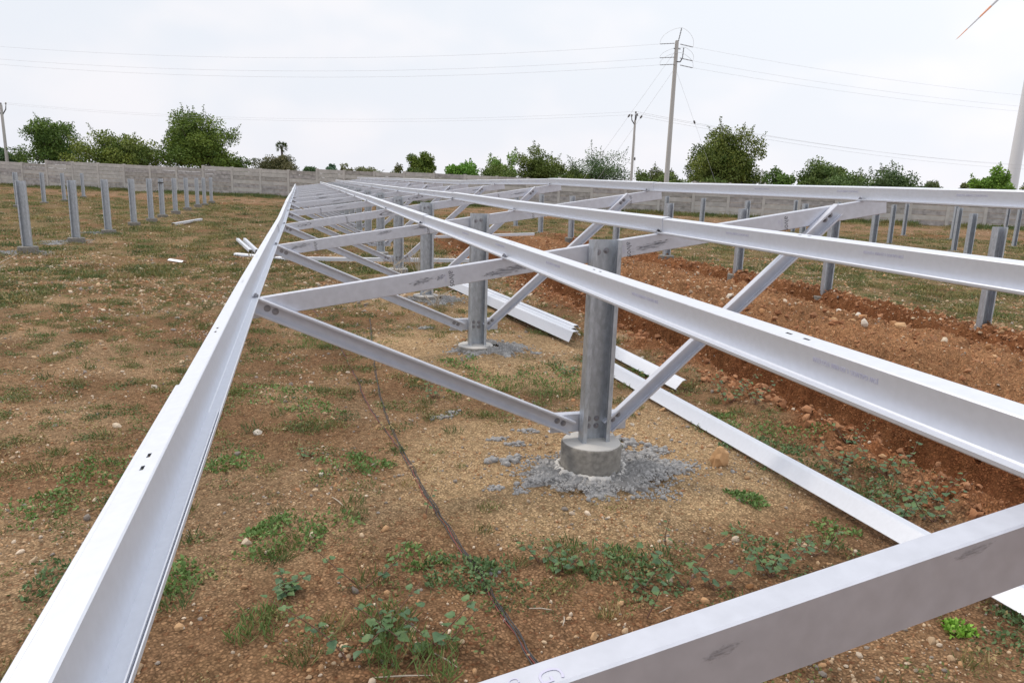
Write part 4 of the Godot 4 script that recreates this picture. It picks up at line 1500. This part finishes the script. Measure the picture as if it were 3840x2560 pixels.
func strand(t: Node3D, nm: String, path: Array, ph: float, r: float, m: Material) -> void:
	var pts := []
	var rad := []
	for i in path.size() - 1:
		var a: Vector2 = path[maxi(i - 1, 0)]
		var b: Vector2 = path[i]
		var c: Vector2 = path[i + 1]
		var d: Vector2 = path[mini(i + 2, path.size() - 1)]
		for j in 14:
			var f := j / 14.0
			var p := b.cubic_interpolate(c, a, d, f)
			var w := (i * 14 + j) * 0.35 + ph
			p.x += 0.005 * cos(w) + 0.012 * n_mid.get_noise_2d(p.x * 2.0, p.y * 2.0)
			pts.append(Vector3(p.x, height(p.x, p.y) + 0.007 + 0.004 * sin(w), p.y))
			rad.append(r)
	part(t, nm, tube(pts, rad, 6), m)

func tinted(mesh: ArrayMesh, c: Color) -> ArrayMesh:
	var a := mesh.surface_get_arrays(0)
	var col := PackedColorArray()
	col.resize(a[Mesh.ARRAY_VERTEX].size())
	col.fill(c)
	a[Mesh.ARRAY_COLOR] = col
	var m := ArrayMesh.new()
	m.add_surface_from_arrays(Mesh.PRIMITIVE_TRIANGLES, a)
	return m

func build_rocks() -> void:
	rng.seed = 900
	var tones := [Color(0.62, 0.53, 0.42), Color(0.55, 0.36, 0.2), Color(0.46, 0.25, 0.12), Color(0.70, 0.66, 0.60), Color(0.36, 0.19, 0.09)]
	var lib := []
	for i in 15:
		lib.append(tinted(rock_mesh(500 + i, 0.75, 1, 0.3), tones[i % 5]))
	# the ochre rock right of the nearest footing
	var o := single("rock", tinted(rock_mesh(77, 0.7, 2), Color(0.58, 0.36, 0.19)), M.stone, "fist-sized ochre rock on the sand right of the nearest footing", "rock", Vector3(0.81, height(0.81, -2.9) + 0.045, -2.9))
	o.basis = Basis(Vector3(0.2, 1, 0.3).normalized(), 0.7).scaled(Vector3(0.058, 0.072, 0.055))
	var spots := [[-1.55, -3.22, 0.032, 3], [-2.83, -4.35, 0.04, 0], [-1.93, -4.04, 0.03, 3], [-0.59, -1.48, 0.025, 1], [-0.4, -1.66, 0.02, 1], [-0.11, -1.78, 0.028, 0], [-2.65, -3.36, 0.03, 1], [-2.77, -5.33, 0.035, 3], [0.45, -6.9, 0.035, 0], [-1.24, -3.33, 0.022, 3], [-1.0, -5.9, 0.05, 1], [-1.9, -2.5, 0.03, 0], [-2.3, -2.7, 0.035, 3], [-2.1, -1.9, 0.028, 1], [0.5, -4.05, 0.03, 0], [0.62, -3.72, 0.022, 3], [1.0, -4.0, 0.028, 1], [1.55, -5.5, 0.035, 3], [0.2, -1.65, 0.02, 2]]
	for q in spots:
		ground_stone(lib, q, "pale stone lying %s" % whereabouts(q[0], q[1]), "stones on the sand")
	# broken stones on the red spoil
	var red := [[5.15, -6.65, 0.12, 2], [5.04, -5.95, 0.15, 1], [4.7, -6.1, 0.10, 3], [4.85, -6.35, 0.13, 2], [4.5, -5.9, 0.08, 3], [5.3, -6.9, 0.1, 3], [4.95, -6.6, 0.09, 1], [4.6, -6.5, 0.08, 1], [5.2, -6.2, 0.1, 4], [4.75, -5.6, 0.1, 4], [5.35, -7.3, 0.08, 3], [4.2, -8.2, 0.1, 3], [4.45, -8.0, 0.14, 4], [4.1, -7.8, 0.09, 1], [4.9, -7.6, 0.07, 3], [5.9, -6.3, 0.13, 1], [4.8, -5.1, 0.08, 0], [5.3, -5.0, 0.09, 4], [4.9, -4.6, 0.08, 1], [4.2, -9.6, 0.09, 3], [3.9, -9.3, 0.08, 2], [4.6, -10.6, 0.1, 4], [3.7, -11.2, 0.1, 1], [4.7, -12.4, 0.09, 3], [5.1, -9.2, 0.08, 0], [3.85, -6.9, 0.07, 2], [4.3, -6.9, 0.09, 2], [5.6, -8.2, 0.08, 1], [2.1, -3.4, 0.05, 0], [1.9, -2.75, 0.05, 1], [2.2, -2.4, 0.06, 2], [1.8, -3.9, 0.05, 1]]
	for q in red:
		q[2] *= 0.68
		ground_stone(lib, q, "%s stone on the red earth %s" % [["cream", "ochre", "brown", "whitish", "dark red"][q[3]], whereabouts(q[0], q[1])], "stones on the red earth")

func whereabouts(x: float, z: float) -> String:
	if x < -1.75:
		return "left of the low purlin"
	if x > 3.0:
		return "between the two ditches"
	if x > 1.3:
		return "at the edge of the dug strip"
	if z > -2.35:
		return "in the foreground before the nearest footing" if x < -0.2 else "in the foreground by the front rafter"
	if z > -4.6:
		return "around the nearest footing"
	return "between the nearest and the third footing"

func ground_stone(lib: Array, q: Array, label: String, group: String) -> void:
	var s: float = q[2]
	var o := single("stone", lib[q[3] + 5 * (rng.randi() % 3)], M.stone, label, "stone", Vector3(q[0], height(q[0], q[1]) + s * 0.18, q[1]), group)
	o.basis = Basis(rdir(), rng.randf() * TAU) * Basis.from_scale(Vector3(s, s * rng.randf_range(0.5, 0.75), s * rng.randf_range(0.6, 0.9)))


# ------------------------------------------------------------------ weeds
func seedling(at: Vector2, h: float, leaves: int, size: float, branches: int, label: String) -> void:
	var t := thing("weed", label, "weed", Vector3(at.x, height(at.x, at.y) - 0.005, at.y), "leafy weeds in the foreground")
	for b in branches:
		var lean := Vector3(rng.randf_range(-0.5, 0.5), 1, rng.randf_range(-0.4, 0.5)).normalized()
		if branches > 1:
			lean = Vector3(cos(TAU * b / branches) * 0.8, 0.75, sin(TAU * b / branches) * 0.8).normalized()
		var bh := h * 1.25 * rng.randf_range(0.75, 1.0)
		var bend := rdir() * 0.12 * bh
		var pts := []
		var rad := []
		for i in 6:
			var f := i / 5.0
			pts.append(lean * bh * f + bend * sin(f * PI) + Vector3(0, 0.1 * bh * f * f, 0))
			rad.append(lerpf(0.0035, 0.0012, f))
		var stem := part(t, "stem", tube(pts, rad, 5), M.stem)
		for i in leaves:
			var f := clampf(0.18 + 0.82 * (i + 0.5) / leaves + rng.randf_range(-0.04, 0.04), 0, 1)
			var k := mini(int(f * 5), 4)
			var p: Vector3 = pts[k].lerp(pts[k + 1], f * 5 - k)
			var a := i * 2.4 + rng.randf_range(-0.4, 0.4)
			var out := Vector3(cos(a), rng.randf_range(-0.1, 0.45), sin(a)).normalized()
			var s := size * 1.12 * (1.15 - 0.5 * f) * rng.randf_range(0.75, 1.2)
			var x := Vector3.UP.cross(out).normalized().rotated(out, rng.randf_range(-0.4, 0.4))
			part(stem, "leaf", round_leaf[rng.randi() % 3], M["weed_leaf%d" % (rng.randi() % 3)], Transform3D(Basis(x, out.cross(x), out) * Basis.from_scale(Vector3.ONE * s), p + out * 0.01))

func patch(at: Vector2, r: float, n: int, h: float, kind: int, label: String) -> void:
	# low creeping plant: many tiny leaves on runners, joined
	var base := height(at.x, at.y)
	var pos := PackedVector3Array()
	var nrm := PackedVector3Array()
	var col := PackedColorArray()
	var tint: Color = [Color(0.105, 0.17, 0.055), Color(0.17, 0.31, 0.05), Color(0.085, 0.135, 0.06), Color(0.10, 0.15, 0.05)][kind]
	var runners := 9
	for k in runners:
		var a := TAU * k / runners + rng.randf_range(-0.4, 0.4)
		var ln := r * rng.randf_range(0.5, 1.3)
		var crook := rng.randf_range(-1.2, 1.2)
		for i in n / runners:
			var f := sqrt(rng.randf())
			var aa := a + crook * f * 0.6
			var side := rng.randfn() * 0.16 * r
			var x := cos(aa) * ln * f - sin(aa) * side
			var z := sin(aa) * ln * f + cos(aa) * side
			var y := height(at.x + x, at.y + z) - base + rng.randf() * h * (1.1 - f)
			var c := tint.lerp(tint * 1.7, rng.randf())
			if rng.randf() < 0.05:
				c = Color(0.32, 0.26, 0.12)
			if kind == 3:
				var d := (Vector3(rng.randfn() * 0.5, 1.0, rng.randfn() * 0.5)).normalized()
				add_leaf(pos, nrm, col, Vector3(x, y * 0.3, z), d, rdir(), h * rng.randf_range(0.6, 1.3), 0.005, c)
			else:
				var d := (rdir() + Vector3(0, 0.35, 0)).normalized()
				var s := rng.randf_range(0.010, 0.02)
				add_leaf(pos, nrm, col, Vector3(x, y + 0.004, z), d, rdir(), s * 1.5, s * 0.8, c)
	var t := thing("weed_patch", label, "weed", Vector3(at.x, base, at.y), "low weeds in the foreground")
	part(t, "leaves", quads_mesh(pos, nrm, col), M.leaf).set_meta("kind", "stuff")

func build_weeds() -> void:
	rng.seed = 1234
	seedling(Vector2(-1.71, -2.03), 0.10, 12, 0.034, 3, "bushy round-leaved weed beside the low left purlin")
	seedling(Vector2(-1.5, -1.55), 0.32, 13, 0.036, 2, "tall weed with serrated leaves at bottom left centre")
	for q in [[-1.41, -2.0, 0.22, 8, 0.03, 2], [-1.26, -1.5, 0.28, 9, 0.042, 2], [-1.17, -1.53, 0.16, 6, 0.036, 2], [-0.55, -1.95, 0.16, 9, 0.03, 3], [-0.44, -1.97, 0.14, 8, 0.028, 2], [-0.62, -2.05, 0.12, 8, 0.028, 2], [-0.06, -1.73, 0.26, 10, 0.036, 2], [0.05, -1.67, 0.2, 8, 0.036, 2], [0.35, -1.71, 0.22, 10, 0.038, 3], [0.68, -1.84, 0.18, 8, 0.03, 2], [-0.33, -1.56, 0.16, 6, 0.034, 1], [0.02, -2.03, 0.2, 8, 0.026, 1], [0.47, -1.77, 0.2, 9, 0.034, 2], [-1.33, -1.67, 0.14, 7, 0.034, 3], [-1.63, -3.56, 0.08, 8, 0.022, 3], [-0.25, -1.75, 0.12, 6, 0.026, 2], [-1.05, -2.6, 0.1, 6, 0.024, 1], [0.62, -5.1, 0.16, 10, 0.03, 3], [-0.65, -4.66, 0.14, 9, 0.03, 3], [0.9, -5.2, 0.2, 12, 0.024, 4]]:
		seedling(Vector2(q[0], q[1]), q[2], q[3], q[4], q[5], "%s round-leaved weed %s" % ["tall" if q[2] > 0.19 else "short", whereabouts(q[0], q[1])])
	for q in [[1.42, -2.06, 0.2, 10, 0.034, 3], [1.54, -1.99, 0.22, 9, 0.034, 2], [1.47, -2.66, 0.2, 10, 0.034, 3], [1.6, -4.0, 0.26, 12, 0.032, 4], [1.68, -3.8, 0.2, 9, 0.03, 3], [1.85, -3.0, 0.2, 9, 0.03, 3], [1.7, -2.5, 0.24, 10, 0.036, 3], [1.6, -2.78, 0.18, 9, 0.03, 3], [1.35, -2.3, 0.16, 9, 0.03, 3], [1.62, -2.2, 0.18, 9, 0.032, 3], [1.75, -2.15, 0.2, 8, 0.034, 2]]:
		seedling(Vector2(q[0], q[1]), q[2], q[3], q[4], q[5], "%s leafy weed %s" % ["tall" if q[2] > 0.19 else "short", whereabouts(q[0], q[1])])
	# pale dried weeds standing by the further posts, and dead twigs in the foreground
	for q in [[0.32, -11.3, 0.75], [0.05, -8.45, 0.3], [-0.12, -10.6, 0.62], [0.42, -12.2, 0.5], [-5.9, -11.2, 0.55]]:
		var t := thing("dry_weed", "pale dried weed with bare branching stems %s" % ("standing alone in the left field" if q[0] < -3 else "by the %s footing" % ("third" if q[1] > -9.0 else "fourth")), "weed", Vector3(q[0], height(q[0], q[1]) - 0.01, q[1]), "dry weeds")
		for b in 9:
			var p0 := Vector3(rng.randfn() * 0.04, 0, rng.randfn() * 0.04)
			var p1: Vector3 = p0 + Vector3(rng.randfn() * 0.1, q[2] * rng.randf_range(0.4, 0.7), rng.randfn() * 0.1)
			var p2: Vector3 = p1 + Vector3(rng.randfn() * 0.12, q[2] * rng.randf_range(0.1, 0.35), rng.randfn() * 0.12)
			part(t, "stem", tube([p0, p1, p2], [0.006, 0.0045, 0.002], 4), M.twig)
	for q in [[-0.78, -1.7, 0.09, 0.4], [-0.66, -1.62, 0.07, 2.0], [-1.42, -1.42, 0.2, 0.2], [-1.5, -2.9, 0.16, 1.2], [-0.2, -1.6, 0.08, 2.7], [1.1, -3.3, 0.14, 2.2], [-1.2, -1.5, 0.12, 1.0]]:
		var d: Vector3 = Vector3(cos(q[3]), 0, sin(q[3])) * q[2]
		single("dry_twig", tube([Vector3.ZERO, d * 0.5 + Vector3(0, 0.012, 0.01), d + Vector3(0, 0.004, 0)], [0.002, 0.003, 0.0012], 5), M.twig, "thin bleached twig lying %s" % whereabouts(q[0], q[1]), "twig", Vector3(q[0], height(q[0], q[1]) + 0.006, q[1]), "dry twigs")
	patch(Vector2(0.71, -2.43), 0.11, 420, 0.03, 0, "dense bright green creeping patch right of the nearest footing")
	patch(Vector2(0.84, -1.19), 0.07, 420, 0.03, 1, "lime green moss-like tuft below the front rafter")
	for q in [[-1.7, -2.58, 0.26, 900, 0.07, 0], [-1.34, -3.33, 0.2, 520, 0.06, 0], [-0.94, -2.0, 0.2, 700, 0.08, 2], [-1.82, -1.81, 0.10, 200, 0.06, 3], [-0.42, -2.0, 0.2, 420, 0.04, 3], [-0.27, -1.9, 0.22, 700, 0.03, 2], [-1.36, -1.73, 0.12, 220, 0.06, 3], [-1.3, -1.47, 0.16, 300, 0.08, 3], [1.1, -1.12, 0.16, 420, 0.07, 2], [-2.08, -3.54, 0.2, 420, 0.05, 0], [-2.16, -2.22, 0.16, 420, 0.06, 0], [-2.6, -2.34, 0.2, 420, 0.06, 2], [-2.91, -3.13, 0.22, 420, 0.05, 0], [-2.69, -3.5, 0.25, 420, 0.05, 0], [-1.16, -2.16, 0.14, 240, 0.04, 0], [0.47, -5.02, 0.3, 420, 0.04, 0], [-0.25, -5.52, 0.2, 320, 0.05, 0], [1.2, -4.98, 0.25, 320, 0.05, 0], [1.3, -3.05, 0.3, 700, 0.05, 2], [1.49, -2.4, 0.25, 420, 0.06, 2], [1.3, -3.6, 0.2, 320, 0.05, 0], [1.55, -3.3, 0.25, 420, 0.05, 0], [0.45, -1.95, 0.2, 260, 0.03, 2], [0.8, -1.6, 0.22, 420, 0.04, 2], [0.95, -2.0, 0.12, 200, 0.04, 0], [-1.9, -5.0, 0.3, 420, 0.05, 0], [-0.2, -4.9, 0.35, 500, 0.05, 0], [0.15, -4.7, 0.35, 500, 0.05, 3], [-1.55, -4.5, 0.22, 320, 0.05, 0], [-1.5, -6.6, 0.3, 420, 0.05, 3]]:
		patch(Vector2(q[0], q[1]), q[2], q[3], q[4], q[5], "%s %s" % [["low green creeping weed", "lime tuft", "dark creeping weed", "tuft of grass"][q[5]], whereabouts(q[0], q[1])])


# ------------------------------------------------------------------ grass, gravel and clods, which nobody could count
func multi(nm: String, label: String, mesh: Mesh, m: Material, xf: Array, cols: Array) -> void:
	var mm := MultiMesh.new()
	mm.transform_format = MultiMesh.TRANSFORM_3D
	mm.use_colors = true
	mm.mesh = mesh
	mm.instance_count = xf.size()
	for i in xf.size():
		mm.set_instance_transform(i, xf[i])
		mm.set_instance_color(i, cols[i])
	var o := MultiMeshInstance3D.new()
	o.name = numbered(nm)
	o.multimesh = mm
	o.material_override = m
	o.set_meta("kind", "stuff")
	o.set_meta("label", label)
	o.set_meta("category", nm.replace("_", " "))
	add_child(o)

func tuft_mesh(sd: int, n: int, r: float, h: float, blade: float, creeping: bool) -> ArrayMesh:
	rng.seed = sd
	var pos := PackedVector3Array()
	var nrm := PackedVector3Array()
	var col := PackedColorArray()
	for i in n:
		var a := rng.randf() * TAU
		var rr := r * sqrt(rng.randf())
		var c := Vector3(cos(a) * rr, 0, sin(a) * rr)
		var v := rng.randf_range(0.7, 1.25)
		var tint := Color(v, v, v * rng.randf_range(0.8, 1.1))
		if creeping:
			c.y = rng.randf() * h
			add_leaf(pos, nrm, col, c, (rdir() + Vector3(0, 0.25, 0)).normalized(), rdir(), blade * rng.randf_range(1.0, 1.8), blade * rng.randf_range(0.5, 0.9), tint)
		else:
			var d := Vector3(rng.randfn() * 0.45, 1, rng.randfn() * 0.45).normalized()
			add_leaf(pos, nrm, col, c, d, rdir(), h * rng.randf_range(0.5, 1.2), blade, tint)
	return quads_mesh(pos, nrm, col)

func in_view(x: float, z: float, pad := 4.0) -> bool:
	# only where the photograph, or a step to its side, could see
	var dx := x + 1.6
	var dz := 0.79 - z
	if dz < -0.5:
		return false
	var a := atan2(dx, dz)
	return a > -0.60 - pad * 0.01 and a < 1.14 + pad * 0.01 or dz < 3.0

func scatter_stuff() -> void:
	var grass_cols := [Color(0.115, 0.155, 0.055), Color(0.16, 0.18, 0.065), Color(0.095, 0.13, 0.055), Color(0.24, 0.20, 0.09), Color(0.33, 0.255, 0.13)]
	var creeping := tuft_mesh(1, 46, 0.075, 0.022, 0.011, true)
	var blades := tuft_mesh(2, 34, 0.05, 0.06, 0.0045, false)
	var coarse := tuft_mesh(3, 60, 0.20, 0.055, 0.022, true)
	var coarse_b := tuft_mesh(4, 46, 0.20, 0.11, 0.014, false)
	var xa := []
	var ca := []
	var xb := []
	var cb := []
	var xc := []
	var cc := []
	var xd := []
	var cd := []
	rng.seed = 4321
	# near ground, to about 13 m
	for i in 60000:
		var z := 0.3 - pow(rng.randf(), 1.25) * 14.0
		var x := rng.randf_range(-8.0, 12.0)
		if not in_view(x, z):
			continue
		var w := ditch_weight(x, z)
		if rng.randf() < w * 1.05:
			continue
		var p := n_patch.get_noise_2d(x * 4.2 + 9, z * 5.5)
		var s := maxf(mound(x, z, 0.1, -3.1, 1.2, 1.1), maxf(mound(x, z, 0.1, -6.1, 1.1, 0.8), mound(x, z, 0.1, -9.1, 1.1, 0.7)))
		var dens := smoothstep(0.02, 0.42, p) * (1.0 - 0.93 * smoothstep(0.2, 0.6, s))
		if x > 7.0:
			dens = smoothstep(-0.25, 0.3, p) * 0.7
		elif z > -3.0:
			dens *= 0.55
		else:
			dens = minf(dens * 1.25 + 0.05 * smoothstep(-5.0, -9.0, z), 1.0)
		if rng.randf() > dens:
			continue
		var sc := rng.randf_range(0.6, 1.4)
		var tr := Transform3D(Basis(Vector3.UP, rng.randf() * TAU).scaled(Vector3.ONE * sc), Vector3(x, height(x, z), z))
		var tint: Color = grass_cols[int(pow(rng.randf(), 1.7) * 4.99)]
		tint = tint * rng.randf_range(0.8, 1.25)
		if rng.randf() < 0.84:
			xa.append(tr)
			ca.append(tint)
		else:
			xb.append(tr)
			cb.append(tint)
	# middle distance to the wall
	for i in 62000:
		var r := 11.0 + pow(rng.randf(), 1.5) * 62.0
		var a := rng.randf_range(-0.62, 1.16)
		var x := -1.6 + sin(a) * r
		var z := 0.8 - cos(a) * r
		if x > -5 and x < 8 and z > -12:
			continue
		if rng.randf() < ditch_weight(x, z) * 1.05:
			continue
		var wall_d := (x + 26.84) * -0.5453 + (z + 74.1) * 0.83824
		if wall_d < 0.4:
			continue
		var p := n_patch.get_noise_2d(x * 2.2 + 9, z * 3.0) + 0.5 * n_low.get_noise_2d(x * 2.0, z * 2.0)
		var dens := smoothstep(-0.2, 0.4, p) * 0.72 + 0.04
		var bare := smoothstep(3.0, 5.0, wall_d) * (1.0 - smoothstep(12.0, 16.0, wall_d))
		dens *= 1.0 - 0.75 * bare
		if rng.randf() > dens:
			continue
		var sc := rng.randf_range(0.5, 1.3) * (0.7 + r / 60.0)
		var tr := Transform3D(Basis(Vector3.UP, rng.randf() * TAU).scaled(Vector3(sc, sc * 0.8, sc)), Vector3(x, height(x, z), z))
		var tint: Color = grass_cols[int(rng.randf() * 4.99)] * rng.randf_range(0.8, 1.2)
		if rng.randf() < 0.78:
			xc.append(tr)
			cc.append(tint)
		else:
			xd.append(tr)
			cd.append(tint)
	# rank growth along the foot of the wall
	for i in 3200:
		var s := rng.randf_range(-16.0, 89.0)
		var off := 0.15 + absf(rng.randfn()) * 0.9
		var x := -26.84 + 0.83824 * s - 0.5453 * off
		var z := -74.1 + 0.5453 * s + 0.83824 * off
		if n_patch.get_noise_2d(s * 0.6, 3.0) < -0.12 + rng.randf_range(-0.2, 0.2):
			continue
		var sc := rng.randf_range(0.8, 2.6)
		xd.append(Transform3D(Basis(Vector3.UP, rng.randf() * TAU).scaled(Vector3(sc, sc * 1.2, sc)), Vector3(x, height(x, z), z)))
		cd.append((grass_cols[rng.randi() % 4] as Color) * rng.randf_range(0.7, 1.1))
	multi("ground_cover", "tiny-leaved creeping weeds spread over the near soil", creeping, M.leaf, xa, ca)
	multi("grass", "short grass blades scattered over the near soil", blades, M.leaf, xb, cb)
	multi("ground_cover", "dry creeping turf over the field behind the row", coarse, M.leaf, xc, cc)
	multi("grass", "dry grass over the field and along the foot of the wall", coarse_b, M.leaf, xd, cd)
	# gravel
	var peb := [rock_mesh(601, 0.45, 1), rock_mesh(602, 0.5, 1)]
	var tones := [Color(0.60, 0.47, 0.33), Color(0.70, 0.60, 0.49), Color(0.50, 0.31, 0.17), Color(0.43, 0.23, 0.12), Color(0.55, 0.40, 0.26), Color(0.30, 0.27, 0.25)]
	for v in 2:
		var xf := []
		var cl := []
		rng.seed = 7000 + v
		for i in 120000:
			var z := 0.3 - pow(rng.randf(), 1.7) * 16.0
			var x := rng.randf_range(-8.0, 11.0)
			if not in_view(x, z):
				continue
			var p := n_patch.get_noise_2d(x * 1.7 - 30, z * 1.7)
			var w := ditch_weight(x, z)
			if rng.randf() > 0.12 + smoothstep(-0.1, 0.45, p) + w:
				continue
			var s := 0.003 + 0.009 * pow(rng.randf(), 3.0) + (0.016 * rng.randf() if rng.randf() < 0.05 else 0.0)
			s *= 1.0 + clampf(-z - 4.0, 0.0, 10.0) * 0.08
			xf.append(Transform3D(Basis(rdir(), rng.randf() * TAU) * Basis.from_scale(Vector3(s, s * 0.7, s * rng.randf_range(0.6, 1.0))), Vector3(x, height(x, z) + s * 0.25, z)))
			var t: Color = tones[rng.randi() % 6]
			if w > 0.4 and rng.randf() < 0.75:
				t = Color(0.42, 0.19, 0.085).lerp(Color(0.5, 0.28, 0.15), rng.randf())
			cl.append(t * rng.randf_range(0.75, 1.15))
		multi("gravel", "loose pebbles strewn over the soil, %s" % ["rounded ones", "angular ones"][v], peb[v], M.stone, xf, cl)
	# pale stones showing in the turf further off
	var xg := []
	var cg := []
	for i in 16000:
		var r := 10.0 + pow(rng.randf(), 1.4) * 42.0
		var a := rng.randf_range(-0.62, 1.16)
		var x := -1.6 + sin(a) * r
		var z := 0.8 - cos(a) * r
		if n_patch.get_noise_2d(x * 0.8 - 30, z * 0.8) < rng.randf_range(-0.4, 0.3):
			continue
		var s := rng.randf_range(0.012, 0.035)
		xg.append(Transform3D(Basis(rdir(), rng.randf() * TAU) * Basis.from_scale(Vector3(s, s * 0.6, s * 0.8)), Vector3(x, height(x, z) + s * 0.3, z)))
		cg.append((tones[rng.randi() % 5] as Color) * rng.randf_range(0.8, 1.1))
	multi("gravel", "pale stones showing in the turf of the field", peb[0], M.stone, xg, cg)
	# clods of red earth
	var clod := [rock_mesh(651, 1.1, 2, 0.25), rock_mesh(652, 0.9, 1, 0.2)]
	for v in 2:
		var xf := []
		var cl := []
		rng.seed = 8000 + v
		for i in 14000:
			var z := 0.5 - pow(rng.randf(), 1.2) * 24.0
			var x := rng.randf_range(1.45, 7.1)
			var w := ditch_weight(x, z)
			if w < 0.15:
				continue
			var d := pw(x, DITCH)
			# thick on the banks, thin on the trodden bed between the ditches
			var bank := 1.0 - smoothstep(0.25, 0.5, absf(x - 1.85)) * smoothstep(0.2, 0.4, absf(x - 6.5)) * smoothstep(0.15, 0.4, absf(x - 3.3))
			if rng.randf() > 0.22 + 0.78 * bank:
				continue
			var s := 0.007 + 0.032 * pow(rng.randf(), 3.2) + (0.03 * rng.randf() if rng.randf() < 0.05 else 0.0)
			xf.append(Transform3D(Basis(rdir(), rng.randf() * TAU) * Basis.from_scale(Vector3(s, s * 0.75, s)), Vector3(x, height(x, z) + s * 0.3, z)))
			cl.append(Color(0.33, 0.15, 0.072).lerp(Color(0.45, 0.24, 0.13), rng.randf()) * rng.randf_range(0.8, 1.1))
		multi("soil_clods", "crumbled clods of red earth on the dug strip, %s" % ["coarse ones", "finer ones"][v], clod[v], M.stone, xf, cl)
